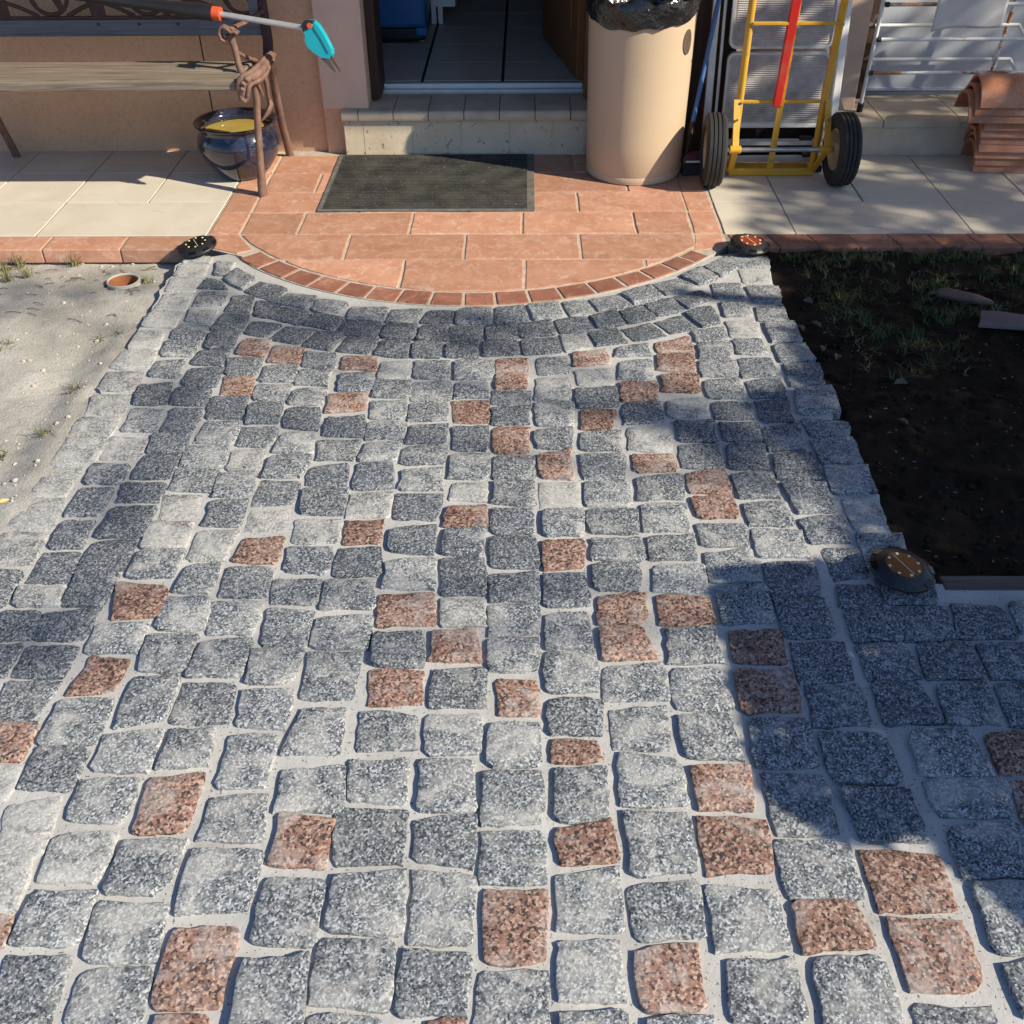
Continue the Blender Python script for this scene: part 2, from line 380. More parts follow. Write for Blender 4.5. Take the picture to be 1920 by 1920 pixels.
# ---------------------------------------------------------------- ground, sand, soil
MB().add([(-30,-30,-.16),(30,-30,-.16),(30,30,-.16),(-30,30,-.16)], [(0,1,2,3)]).build('ground', M['sand'], kind='structure')
from mathutils import noise as mn
def field(name, x0, x1, y0, y1, step, zf, mat, inside=None):
    nx, ny = int((x1-x0)/step), int((y1-y0)/step); mb = MB(); V = []; F = []
    for j in range(ny+1):
        for i in range(nx+1):
            x, y = x0+(x1-x0)*i/nx, y0+(y1-y0)*j/ny; V.append((x, y, zf(x, y)))
    for j in range(ny):
        for i in range(nx):
            if inside is None or inside(x0+(i+.5)*step, y0+(j+.5)*step): k = j*(nx+1)+i; F.append((k, k+1, k+nx+2, k+nx+1))
    return mb.add(V, F).build(name, mat, smooth=60, kind='structure')
def sand_z(x, y):
    z = -.028+.010*mn.noise((x*2.1, y*2.1, 0))+.004*mn.noise((x*9, y*9, 3))+.0025*mn.noise((x*30, y*30, 5))
    if y > 3.3: z -= .03*min(1, (y-3.3)/.25)                    # hollow under the tile edge
    if x > -1.36: z += (.026+.010*mn.noise((x*14, y*14, 8)))*max(0, min(1, (x+1.36)/.085))*max(0, min(1, (3.15-y)/.3))
    d = math.hypot(x+1.401, y-3.361)
    if d < .058: z = -.15
    return z
field('sandy_ground', -3.6, -1.222, -.4, 3.578, .02, sand_z, M['sand'])
def soil_z(x, y):
    z = -.052+.014*mn.noise((x*3.1, y*3.1, 9))+.012*mn.noise((x*11, y*11, 2))+.009*mn.noise((x*31, y*31, 4))+.006*abs(mn.noise((x*70, y*70, 6)))
    return z+.03*max(0, min(1, (y-2.9)/.6))
field('soil_bed', .80, 3.6, 1.770, 3.578, .013, soil_z, M['soil'])

# ---------------------------------------------------------------- cobbled path
OC, OR = Vector((-.19, 4.236)), 1.114                          # the arc the cobbles meet
arc = [(OC.x+OR*math.sin(R(a)), OC.y-OR*math.cos(R(a))) for a in range(-47, 52, 3)]
er = [(.905-.045*min(1, (y_-1.76)/.6)-.018+random.uniform(-.010, .008), y_) for y_ in [1.76+.035*k for k in range(50)]]
el = [(-1.232+random.uniform(-.010, .012), y_) for y_ in [3.49-.04*k for k in range(102)]]
bed = [(3.0, -.6), (3.0, 1.730)]+er+[(.80, 3.565)]+arc[::-1]+[(-1.06, 3.55)]+el
path = MB().prism(bed, -.10, -.0072).build('cobble_path', M['grout'], kind='structure')
COBBLES = """g-815 1209 -707 1220 -711 1115 -810 1118;p-692 1212 -588 1230 -594 1101 -685 1095;g-568 1171 -464 1181 -453 1080 -570 1083;g-448 1237 -333 1246 -325 1141 -447 1143;l-928 1156 -838 1175 -827 1053 -912 1053;l-819 1091 -710 1101 -714 1002 -818 1002;g-697 1079 -584 1083 -607 979 -702 980;g-571 1065 -447 1064 -455 950 -572 940;p-437 1139 -335 1125 -341 1028 -438 1033;g-438 1011 -334 1008 -336 888 -440 895;l-917 1049 -838 1050 -832 950 -904 946;g-815 982 -707 983 -712 888 -823 888;g-702 962 -584 964 -580 863 -693 857;p-884 940 -834 942 -829 882 -874 881;p-567 914 -457 919 -463 787 -565 784;g-819 871 -712 872 -709 769 -809 771;g-690 844 -579 855 -575 760 -688 759;g-441 865 -338 876 -330 748 -443 745;g-327 901 -209 901 -204 783 -326 796;g-321 780 -214 777 -210 698 -323 697;p-556 776 -473 779 -466 696 -556 696;g-803 763 -705 765 -700 682 -802 682;g-681 751 -576 754 -569 671 -676 670;g-445 737 -333 740 -327 661 -440 660;g-337 1153 -209 1150 -208 1039 -323 1034;g-320 1012 -199 1026 -195 907 -321 914;g-197 1125 -83 1139 -90 1030 -190 1043;g-76 1104 30 1108 36 1000 -77 1000;p50 1106 153 1131 161 1043 62 1036;g170 1150 290 1141 289 1030 180 1016;g-190 1026 -82 1016 -84 895 -187 893;p-72 986 40 994 29 869 -66 863;g49 1017 158 1035 158 917 51 919;g168 998 289 1013 288 907 179 899;g-190 884 -82 876 -88 778 -196 775;g-71 850 36 851 37 756 -79 752;g51 896 151 903 152 802 50 800;p171 885 274 898 275 792 175 787;p-147 768 -90 776 -87 687 -161 686;g51 783 151 789 148 689 50 688;g181 773 280 781 281 677 183 677;g-66 745 36 748 39 664 -74 663;p302 1137 424 1128 418 1022 303 1017;g429 1233 548 1227 545 1105 434 1097;m569 1200 690 1194 694 1086 580 1086;g426 1088 559 1084 558 977 433 975;p570 1071 709 1058 704 956 575 953;g299 1000 415 989 421 887 302 884;p436 970 541 972 556 893 436 882;p582 947 704 938 698 828 587 822;g315 871 418 876 423 774 309 772;g445 869 559 874 560 765 445 761;g581 801 701 800 701 720 583 719;g727 1222 880 1219 857 1136 730 1137;g731 1113 866 1127 843 1018 730 1016;g739 1008 849 1012 826 886 739 883;g741 865 822 877 816 782 742 782;p878 1217 934 1215 912 1120 869 1123;g295 758 420 756 421 678 291 677;g452 746 562 752 566 679 449 679;p-920 1753 -800 1739 -794 1646 -893 1636;l-1131 1738 -1027 1738 -1021 1677 -1123 1677;d-1137 1662 -1053 1657 -1040 1575 -1114 1567;d-1045 1651 -926 1672 -930 1575 -1038 1575;g-793 1706 -694 1712 -683 1606 -793 1608;g-689 1692 -574 1695 -580 1590 -676 1589;g-920 1624 -804 1627 -807 1534 -919 1531;g-560 1672 -457 1661 -455 1558 -558 1558;g-797 1589 -690 1592 -691 1486 -792 1483;g-681 1565 -575 1579 -574 1469 -690 1469;d-1126 1559 -1051 1559 -1054 1468 -1121 1467;d-1045 1554 -936 1554 -937 1466 -1048 1468;p-902 1528 -816 1516 -822 1430 -916 1417;g-571 1542 -459 1548 -467 1455 -563 1450;g-446 1642 -328 1650 -329 1548 -446 1548;g-451 1540 -335 1535 -340 1412 -448 1407;g-1050 1453 -935 1456 -946 1348 -1040 1350;g-921 1406 -813 1411 -812 1294 -930 1293;g-793 1464 -700 1474 -702 1356 -792 1333;g-691 1454 -582 1455 -573 1343 -693 1347;g-566 1431 -460 1436 -462 1330 -560 1339;g-437 1382 -352 1385 -345 1275 -459 1270;p-1052 1346 -942 1344 -943 1251 -1047 1267;g-804 1316 -694 1331 -697 1230 -807 1233;g-678 1329 -595 1336 -589 1245 -686 1236;g-565 1317 -469 1319 -472 1193 -565 1192;g-926 1285 -823 1285 -826 1187 -929 1191;l-1018 1247 -935 1243 -936 1167 -1010 1167;g-1116 1448 -1064 1453 -1061 1359 -1120 1359;p-322 1716 -201 1725 -192 1620 -317 1615;l-186 1708 -86 1708 -83 1618 -182 1615;g-80 1682 33 1691 32 1599 -79 1586;g-447 1763 -335 1764 -327 1670 -449 1670;p158 1711 267 1726 262 1633 153 1621;p158 1611 247 1616 274 1524 157 1514;g44 1651 134 1663 142 1550 42 1547;g-322 1593 -215 1599 -207 1495 -317 1502;p-198 1601 -100 1604 -88 1513 -195 1513;g-75 1578 28 1583 27 1488 -74 1486;g42 1539 144 1550 145 1433 42 1428;p-319 1492 -204 1488 -204 1397 -309 1392;g-186 1488 -80 1496 -78 1388 -190 1385;p-59 1464 20 1464 31 1366 -54 1370;g161 1499 282 1514 285 1410 156 1407;g298 1614 406 1614 407 1512 293 1509;g298 1494 400 1497 408 1387 298 1385;g44 1409 152 1410 147 1320 46 1319;g-321 1378 -211 1369 -204 1284 -319 1279;g-194 1369 -85 1372 -83 1276 -188 1271;g-70 1343 27 1345 31 1251 -69 1245;g161 1384 275 1398 275 1286 164 1287;g295 1369 398 1372 407 1261 296 1267;p52 1308 136 1302 145 1260 48 1254;g-327 1262 -214 1265 -213 1159 -322 1168;g-197 1259 -94 1257 -88 1143 -196 1148;g-77 1233 33 1231 30 1123 -78 1115;g51 1241 153 1246 149 1136 53 1127;g173 1283 288 1257 293 1162 168 1157;g422 1744 536 1750 533 1631 420 1622;d541 1706 656 1707 650 1590 541 1585;p427 1606 542 1612 533 1508 427 1512;p426 1495 537 1493 536 1381 423 1374;d551 1569 669 1575 663 1464 548 1449;d558 1444 670 1454 663 1346 550 1341;g431 1363 545 1361 541 1248 426 1245;p307 1244 416 1247 406 1147 307 1148;g558 1326 680 1322 686 1208 561 1209;d691 1751 773 1748 777 1681 684 1678;d688 1670 784 1678 793 1575 686 1572;m782 1772 916 1772 898 1687 786 1687;m791 1678 910 1679 901 1581 793 1575;m925 1690 1026 1682 1037 1586 905 1581;m1049 1690 1116 1696 1117 1602 1041 1597;d689 1562 788 1567 800 1469 688 1464;d814 1565 924 1570 927 1469 806 1467;d936 1568 1050 1573 1043 1470 934 1467;d691 1457 784 1459 806 1349 691 1344;d819 1445 919 1460 916 1349 809 1349;d933 1450 1039 1460 1024 1345 929 1342;g729 1328 842 1336 858 1227 722 1226;p870 1323 971 1329 964 1235 869 1231;l-1236 2448 -1122 2448 -1123 2350 -1236 2354;l-1236 2341 -1123 2341 -1124 2212 -1236 2208;l-1237 2200 -1144 2204 -1148 2077 -1235 2077;l-1239 2069 -1143 2070 -1131 1949 -1247 1945;l-1250 1935 -1139 1935 -1133 1818 -1253 1811;g-1262 1802 -1140 1793 -1141 1674 -1244 1668;g-1104 2494 -1011 2485 -1003 2376 -1107 2376;l-1119 2358 -1003 2341 -1018 2248 -1118 2244;d-1122 2220 -1022 2212 -1031 2130 -1120 2133;d-1118 2114 -1037 2114 -1043 2001 -1124 1997;d-1117 1976 -1039 1976 -1037 1875 -1117 1875;d-1123 1862 -1036 1866 -1024 1759 -1128 1756;g-996 2494 -901 2494 -905 2371 -994 2371;d-1008 2358 -909 2371 -901 2273 -1001 2269;d-1003 2261 -901 2265 -908 2153 -1006 2153;d-1023 2141 -910 2141 -910 2055 -1012 2055;d-1011 2030 -906 2040 -907 1915 -1021 1915;d-1021 1895 -918 1909 -916 1799 -1025 1790;d-1024 1787 -920 1793 -924 1680 -1020 1680;d-894 2551 -789 2556 -785 2443 -887 2439;g-879 2425 -777 2429 -781 2315 -887 2319;g-900 2298 -788 2307 -781 2204 -893 2208;g-904 2204 -791 2196 -784 2099 -898 2107;l-912 2092 -805 2092 -799 1991 -890 1991;l-903 1977 -798 1977 -793 1882 -902 1876;g-897 1866 -790 1872 -797 1772 -903 1772;d-779 2508 -680 2517 -683 2416 -768 2411;g-779 2393 -673 2398 -676 2302 -772 2307;l-774 2286 -682 2298 -680 2192 -772 2192;g-784 2176 -685 2184 -682 2081 -779 2077;g-782 2062 -686 2070 -682 1956 -777 1963;l-781 1942 -684 1946 -692 1840 -780 1831;g-771 1812 -696 1825 -696 1721 -784 1724;d-666 2494 -576 2498 -563 2380 -662 2393;g-656 2362 -571 2371 -562 2269 -668 2273;g-670 2248 -558 2261 -574 2161 -671 2161;g-670 2153 -572 2149 -572 2052 -676 2041;l-673 2026 -574 2033 -569 1936 -674 1939;p-666 1916 -571 1926 -569 1825 -682 1828;g-686 1809 -574 1809 -571 1710 -679 1707;p-564 2565 -451 2580 -450 2484 -560 2470;d-548 2443 -446 2456 -438 2349 -547 2354;g-557 2328 -441 2332 -447 2236 -545 2236;d-556 2204 -457 2224 -449 2126 -555 2130;g-558 2107 -444 2107 -442 2002 -548 2009;l-555 1987 -445 1987 -445 1899 -551 1896;d-555 1883 -449 1883 -455 1785 -551 1794;g-567 1772 -458 1769 -455 1687 -557 1687;g-435 2531 -336 2541 -332 2442 -429 2438;g-430 2424 -325 2429 -327 2340 -426 2332;g-424 2315 -331 2328 -336 2236 -440 2236;d-434 2224 -344 2224 -331 2118 -437 2107;l-435 2092 -329 2100 -330 1998 -437 1994;p-431 1981 -342 1988 -340 1899 -429 1893;d-433 1876 -337 1883 -327 1782 -437 1776;g-323 2517 -218 2521 -218 2429 -323 2424;d-318 2402 -210 2415 -211 2319 -320 2315;g-321 2298 -208 2310 -210 2224 -322 2216;g-316 2192 -209 2204 -207 2107 -321 2107;d-324 2092 -204 2096 -217 1984 -320 1988;d-324 1946 -213 1963 -210 1851 -318 1867;g-320 1825 -205 1838 -200 1734 -321 1740;p-212 2536 -101 2540 -100 2419 -200 2420;d-201 2397 -100 2402 -96 2281 -193 2285;g-196 2260 -91 2264 -91 2157 -195 2157;l-187 2137 -95 2141 -92 2059 -191 2063;p-194 2034 -94 2041 -87 1960 -200 1960;d-193 1946 -91 1953 -99 1851 -197 1854;d-194 1838 -94 1841 -88 1714 -188 1714;g-95 2589 17 2589 15 2512 -95 2512;d-95 2493 14 2502 12 2410 -95 2406;p-83 2393 12 2397 9 2273 -87 2273;g-84 2252 23 2256 25 2157 -82 2157;g-79 2141 24 2141 22 2041 -81 2052;d-83 2030 15 2030 21 1936 -80 1933;d-84 1920 23 1923 34 1810 -83 1810;d-84 1782 30 1795 33 1694 -76 1694;g27 2521 137 2526 130 2397 29 2401;g26 2379 128 2392 124 2293 33 2293;p35 2264 122 2289 121 2153 40 2161;l36 2138 141 2141 141 2034 37 2034;g41 2023 141 2027 136 1923 42 1923;p39 1903 138 1910 133 1810 40 1798;d40 1783 136 1786 147 1683 39 1677;p153 2483 254 2483 229 2388 149 2384;g148 2370 260 2383 254 2281 147 2281;g142 2264 263 2264 250 2153 148 2153;g150 2138 264 2138 261 2041 150 2041;g149 2023 273 2027 267 1930 153 1933;g157 1913 270 1917 275 1836 153 1835;g154 1823 262 1826 258 1732 157 1732;d277 2516 380 2525 379 2423 269 2410;l277 2397 392 2405 387 2281 273 2285;p279 2264 388 2264 387 2192 281 2184;g281 2157 401 2176 392 2070 276 2063;g281 2045 395 2052 392 1940 282 1940;g287 1920 398 1927 393 1839 285 1836;g289 1814 407 1823 405 1729 281 1729;p288 1717 402 1712 406 1630 286 1622;l398 2530 515 2544 506 2446 396 2441;d406 2428 516 2432 513 2327 411 2327;g407 2310 514 2314 511 2204 406 2204;p412 2180 512 2196 514 2092 409 2096;p408 2074 512 2081 516 1995 415 1992;g406 1971 529 1968 523 1887 413 1884;g415 1861 524 1878 528 1762 411 1759;g527 2525 634 2525 626 2437 522 2437;d528 2414 637 2414 631 2327 527 2327;d532 2310 636 2314 627 2192 523 2196;g522 2172 632 2180 632 2074 528 2070;g533 2049 642 2060 644 1961 534 1964;g536 1951 656 1947 653 1846 535 1846;d543 1827 661 1836 649 1712 535 1712;d644 2525 743 2534 738 2423 645 2419;d639 2387 747 2410 734 2281 636 2277;d645 2264 750 2268 754 2153 635 2149;d641 2134 755 2138 757 2020 660 2009;d655 1985 770 2003 762 1901 666 1897;m687 1881 774 1884 772 1775 688 1763;g769 2587 879 2607 873 2473 756 2455;g753 2436 882 2418 867 2348 763 2348;m760 2335 874 2340 872 2220 763 2220;g769 2208 880 2216 875 2100 764 2089;l782 2071 879 2093 864 1958 781 1944;g780 1934 888 1937 885 1834 778 1802;g-568 3113 -445 3112 -453 3018 -573 3025;g-435 3099 -334 3105 -349 3000 -449 3012;d-319 3092 -229 3092 -232 2987 -338 3006;g-214 3092 -108 3104 -105 2999 -224 2993;d-96 3110 -4 3129 11 3004 -102 2999;g2 3129 108 3155 119 3040 25 3022;g119 3148 196 3167 223 3065 145 3047;g208 3167 310 3200 350 3115 238 3084;g316 3206 422 3267 455 3179 357 3128;d-572 3019 -457 3006 -456 2899 -600 2935;d-439 3000 -342 2987 -347 2888 -454 2905;d-330 2975 -246 2981 -237 2887 -339 2887;d-234 2981 -133 2981 -133 2887 -234 2887;d-124 2981 -32 2998 -20 2898 -122 2892;d-20 2992 82 3016 96 2926 -17 2904;d93 3022 191 3046 217 2955 108 2932;d205 3040 290 3083 317 2991 226 2967;d304 3083 381 3134 423 3039 326 2997;d385 3121 484 3172 515 3089 424 3045;d-553 2917 -456 2899 -478 2804 -578 2820;d-447 2888 -352 2882 -357 2776 -461 2798;d-344 2876 -258 2870 -255 2776 -344 2781;d-244 2864 -146 2870 -140 2781 -244 2781;d-130 2881 -28 2886 -17 2797 -129 2786;d-14 2886 99 2903 110 2813 -9 2797;l107 2921 185 2932 203 2835 121 2813;d200 2938 288 2967 314 2874 217 2851;d298 2961 397 3003 439 2919 336 2879;d409 3003 500 3057 545 2966 451 2931;p-552 2787 -449 2787 -444 2696 -549 2712;l-432 2754 -345 2760 -339 2665 -437 2655;g-331 2760 -224 2759 -221 2660 -331 2660;g-211 2759 -99 2759 -99 2654 -208 2649;p-86 2770 7 2780 10 2695 -87 2695;g34 2780 131 2791 130 2690 39 2674;p142 2807 245 2823 256 2742 142 2726;g279 2840 379 2868 380 2790 270 2785;d-542 2681 -449 2691 -444 2585 -539 2585;g-439 2650 -334 2644 -329 2550 -438 2551;g-326 2634 -218 2644 -212 2536 -327 2531;g-199 2634 -112 2639 -104 2550 -202 2545;p-87 2685 7 2690 5 2599 -85 2599;g28 2659 132 2664 128 2540 25 2535;l144 2700 255 2715 256 2618 151 2618;d142 2598 263 2613 263 2502 148 2492;g284 2752 380 2763 375 2658 266 2653;p278 2633 383 2638 373 2535 272 2525;g427 3280 525 3328 584 3266 469 3199;g533 3342 609 3414 659 3328 584 3266;g622 3414 715 3502 737 3399 672 3335;d484 3179 585 3232 615 3172 528 3101;d510 3070 604 3114 622 3002 557 2972;p401 2874 508 2919 514 2812 398 2812;g519 2943 623 2966 627 2884 524 2873;p396 2795 508 2806 504 2694 390 2705;p395 2673 507 2678 499 2578 393 2583;g525 2856 630 2867 623 2773 522 2773;g521 2763 627 2762 622 2668 516 2668;g520 2643 623 2658 620 2544 522 2544;g628 3286 726 3292 725 3178 622 3178;g638 3146 726 3152 726 3050 634 3045;l635 3014 732 3020 732 2907 633 2907;g639 2890 727 2895 732 2800 635 2800;d636 2768 735 2773 741 2667 633 2658;d638 2637 742 2657 741 2548 642 2544;g724 3518 860 3502 850 3412 720 3413;l737 3399 847 3398 834 3292 738 3292;g739 3265 852 3264 842 3151 748 3145;g746 3113 843 3125 837 3019 740 3013;g757 3001 854 3007 852 2878 756 2872;m758 2855 858 2866 868 2762 761 2746;m766 2740 875 2745 864 2617 762 2607;g-688 3171 -583 3138 -618 3056 -699 3094;g-795 3212 -691 3191 -705 3100 -831 3146;d-910 3308 -804 3259 -839 3159 -949 3233;g-1012 3409 -928 3336 -958 3246 -1038 3330;g-1095 3469 -1023 3461 -1038 3358 -1083 3366;d-683 3069 -580 3037 -615 2959 -714 2995;d-795 3114 -691 3081 -722 2995 -824 3038;d-889 3172 -798 3126 -828 3044 -880 3057;d-652 2947 -566 2935 -595 2826 -687 2854;d-759 2977 -653 2953 -700 2866 -793 2895;d-874 3014 -773 2995 -814 2912 -885 2936;l-1223 3523 -1121 3514 -1118 3461 -1218 3469;l-1224 3454 -1123 3454 -1112 3359 -1221 3359;l-1226 3345 -1127 3345 -1112 3234 -1220 3234;l-1214 3214 -1120 3220 -1109 3096 -1220 3096;l-1223 3077 -1113 3077 -1112 2966 -1225 2985;l-1222 2955 -1136 2949 -1128 2839 -1226 2839;l-1229 2822 -1128 2822 -1114 2714 -1241 2714;l-1242 2698 -1132 2703 -1127 2581 -1238 2591;l-1242 2571 -1126 2576 -1119 2462 -1226 2462;d-1099 3330 -1037 3302 -1006 3247 -1106 3261;g-1100 3234 -1003 3233 -993 3134 -1097 3128;l-1098 3109 -1000 3089 -996 3002 -1093 3021;g-1103 2997 -1004 2984 -1004 2896 -1113 2907;g-1117 2890 -1014 2890 -1011 2789 -1112 2794;g-1115 2756 -1021 2767 -1015 2661 -1112 2672;d-1117 2616 -1028 2631 -1012 2518 -1107 2513;d-978 3199 -908 3206 -901 3089 -979 3089;d-979 3076 -894 3082 -889 2954 -998 2960;d-993 2942 -899 2948 -899 2844 -989 2844;d-997 2822 -902 2833 -903 2734 -1004 2740;d-997 2713 -900 2718 -893 2610 -995 2616;d-1005 2606 -906 2600 -897 2508 -1006 2513;p-871 2895 -787 2889 -784 2788 -884 2805;g-900 2777 -789 2777 -794 2681 -886 2682;p-886 2671 -796 2666 -780 2561 -877 2566;p-775 2855 -676 2838 -676 2744 -777 2755;g-777 2729 -678 2739 -673 2635 -778 2640;g-777 2625 -674 2625 -678 2536 -777 2537;g-670 2821 -574 2809 -563 2718 -668 2728;g-665 2707 -570 2712 -574 2615 -669 2625;g-663 2595 -572 2605 -573 2508 -672 2517"""
cob = []
for t in COBBLES.split(';'):
    n = [int(k)/1000 for k in t[1:].split()]; q = [Vector((n[i], n[i+1])) for i in range(0, 8, 2)]
    c = sum(q, Vector((0, 0)))/4; area = .5*abs((q[2]-q[0]).x*(q[3]-q[1]).y-(q[2]-q[0]).y*(q[3]-q[1]).x)
    depth = (Vector((c.x, c.y, 0))-Vector((0, 0, CAMH))).dot(cf); inside = 0 <= PR((c.x, c.y, 0))[0] <= 1920 and PR((c.x, c.y, 0))[1] < 1925
    cob.append((area/depth**3*(1 if inside else .3), t[0], q))
cob.sort(key=lambda e: -e[0])
rest = {}
for i, (a, k, q) in enumerate(cob):
    mb = MB() if i < 296 else rest.setdefault(k, MB())
    zc = random.gauss(.001, .0022)
    if k == 'l': zc -= .003
    mb.slab(rough_outline(q, 5, .0016), zc, .03, random.uniform(.002, .0034), dome=random.uniform(.0, .0009), zj=.015)
    if i < 296: mb.build('cobble', M[k], path, smooth=38)
# the same paving goes on beyond the frame
ctr = [sum(q, Vector((0, 0)))/4 for _, _, q in cob]
for i in range(-12, 26):
    for j in range(0, 21):
        x, y = i*.113+.02*random.random(), 1.675-j*.113+(.03 if i % 2 else 0); u, v_ = PR((x, y, 0))
        if not (-1.19 < x < 2.9) or y < -.5 or y > 1.69 or (-65 < u < 1985 and v_ < 1990 and y > .2) or any((c-Vector((x, y))).length < .098 for c in ctr): continue
        q = [Vector((x+a*random.uniform(.046, .051), y+b*random.uniform(.045, .051))) for a, b in ((-1, 1), (1, 1), (1, -1), (-1, -1))]
        rest.setdefault('p' if random.random() < .12 else 'g', MB()).slab(rough_outline(q, 3), 0, .03, .003, 0, zj=.015)
for k, mb in rest.items():
    o = mb.build('far_cobbles', M[k], path, smooth=70, kind='stuff')

# ---------------------------------------------------------------- terracotta terrace
IC, IR = Vector((-.184, 4.272)), 1.052
circ = [(IC.x+(IR-.006)*math.sin(R(a)), IC.y-(IR-.006)*math.cos(R(a))) for a in range(-90, 91, 4)]+[(2, 6), (-2.4, 6)]
circ = circ[:-2]+[(IC.x+IR, 5.2), (IC.x-IR, 5.2)]
mort = [(-1.187, 3.600), (-1.02, 3.52)]+arc[1:-1]+[(.70, 3.56), (.735, 3.61), (.735, 4.60), (-1.187, 4.66)]
terrace = MB().prism(mort, -.09, -.0035).build('terracotta_terrace', M['mortar'], kind='structure')
ROWS = [3.10, 3.2705, 3.4825, 3.707, 3.9195, 4.1315, 4.3505, 4.572]
J = [[-1.3, -.855, -.427, -.004, .42, .9], [-1.066, -.65, -.2205, .198, .62], [-1.066, -.853, -.434, -.013, .413, .622],
     [-1.066, -.65, -.222, .205, .627], [-1.066, -.854, -.434, -.013, .413, .63], [-1.066, -.65, -.222, .205, .63]]
def terra_tile(poly, g=.0042):
    poly = inset(ccw(poly), g)
    if len(poly) >= 3: MB().slab(soft_outline(poly, jit=.0011), random.gauss(.0, .0007), .02, .003, 0, 0).build('terracotta_tile', M['terra'], terrace, smooth=12)
for r_, js in enumerate(J):
    y0, y1 = ROWS[r_+1], ROWS[r_+2]
    if r_ == 0: y0 = 3.15
    for a, b in zip(js, js[1:]):
        p = rect(a, b, y0, y1)
        if r_ <= 1: p = clip_convex(p, circ)
        if len(p) >= 3: terra_tile(p)
for i in range(2, 6):
    terra_tile(rect(-1.185, -1.066, ROWS[i+1], ROWS[i+2])); terra_tile(rect(.625, .730, ROWS[i+1], ROWS[i+2]))
terra_tile([(-1.185, 3.605), (-1.04, 3.532), (-.985, 3.567), (-1.066, 3.707), (-1.185, 3.707)]); terra_tile([(.60, 3.545), (.725, 3.585), (.730, 3.707), (.625, 3.707)])
AN = [-48.5, -42.2, -35.7, -29.8, -23.7, -18.1, -12.4, -6.6, -.8, 4.8, 10.8, 16.6, 22.7, 28.6, 34.4, 40.0, 45.2, 49.5]
for a, b in zip(AN, AN[1:]):
    g = .28; P = []
    for rr, ss in ((OR-.004, 1), (None, -1)):
        for k in range(4):
            t = a+g+(b-a-2*g)*k/3; t = t if ss > 0 else b-g-(b-a-2*g)*k/3
            d = Vector((math.sin(R(t)), -math.cos(R(t))))
            if rr: P.append(OC+d*rr)
            else:
                # meet the inner arc
                e = OC-IC; bq = e.dot(d); P.append(OC+d*(-bq+math.sqrt(bq*bq-e.dot(e)+(IR+.005)**2)))
    MB().slab(soft_outline(P, per=1, jit=.0008), random.gauss(0, .0006), .03, .003, 0, 0).build('arc_brick', M['brick'], terrace, smooth=12)

# ---------------------------------------------------------------- cream tiled terraces with their brick edging
def cream_terrace(name, x0, x1, y1, rows, tiles):
    s_ = MB().bx(x0, x1, 3.584, y1, -.09, -.0035).build(name, M['joint'], kind='structure')
    for (a, b, c, d) in tiles:
        MB().slab(soft_outline(inset(rect(a, b, c, d), .0025), jit=.0005), random.gauss(0, .0006), .018, .002, 0, 0).build('cream_tile', M['cream'], s_, smooth=12)
    return s_
TL = []
for k in range(4): TL.append((-1.829-.655*(k-1)-.655, -1.829-.655*(k-1), 3.697, 4.030)) if k else TL.append((-1.829, -1.188, 3.697, 4.030))
for r0, r1, off in ((4.030, 4.360, 0), (4.360, 4.643, 0)):
    xs = [-1.188, -1.50, -1.829, -2.156, -2.484, -2.81, -3.14]
    for a, b in zip(xs, xs[1:]): TL.append((b, a, r0, r1))
lt = cream_terrace('left_terrace', -3.14, -1.187, 4.66, 0, TL)
TRR = [(.736, .999, 3.700, 4.018), (.999, 1.654, 3.700, 4.018), (1.654, 2.309, 3.700, 4.018), (2.309, 2.96, 3.700, 4.018)]
for r0, r1 in ((4.018, 4.336), (4.336, 4.545)):
    xs = [.736, .999, 1.327, 1.654, 1.981, 2.309, 2.636, 2.96]
    for a, b in zip(xs, xs[1:]): TRR.append((a, b, r0, r1))
rt = cream_terrace('right_terrace', .735, 2.96, 4.55, 0, TRR)
x = -1.19
while x > -3.1:
    MB().slab(soft_outline(inset(rect(x-.285, x, 3.572, 3.697), .003), jit=.001), random.gauss(0, .0006), .05, .004, 0, 0).build('edging_brick', M['terra'], lt, smooth=12); x -= .285
x = .742
while x < 2.9:
    sk = .03
    MB().slab(soft_outline(inset([(x+sk, 3.572), (x+.146+sk, 3.572), (x+.146, 3.700), (x, 3.700)], .003), jit=.001), random.gauss(0, .0006), .05, .004, 0, 0).build('edging_brick', M['brick'], rt, smooth=12); x += .146

# ---------------------------------------------------------------- house
house = thing('house', (-.2, 4.65, 0), 'pink rendered house front with an open doorway and tiled front steps', 'house')
MB().bx(-4.2, -1.3605, 4.640, 5.0, -.1, 2.75).build('wall', M['stucco'], house)
MB().bx(-1.3545, -.872, 4.640, 5.0, -.1, 2.75).build('wall', M['stucco'], house)
MB().bx(-4.2, -.875, 4.652, 4.99, -.1, 2.74).build('joint_backing', M['nearblack'], house)
MB().bx(-.868, -.672, 4.594, 5.0, .19, 2.75).build('door_pillar', M['pillar'], house, bevel=.006)
MB().bx(-.868, -.79, 4.612, 4.9, -.1, .1895).build('wall_foot', M['stucco'], house)
MB().bx(-.6715, -.632, 4.70, 4.90, .20, 2.3).build('door_jamb', M['darkwood'], house)
MB().bx(.292, .66, 4.62, 5.0, -.1, 2.75).build('wall', M['stucco'], house)
MB().bx(.252, .2915, 4.70, 4.90, .20, 2.3).build('door_jamb', M['doorwood'], house)
MB().bx(.655, .868, 4.575, 4.66, -.0, 2.3).build('dark_post', M['darkwood'], house, bevel=.004)
MB().bx(.868, 1.432, 4.700, 5.3, -.1, 2.75).build('wall', M['pillar'], house, bevel=.006)
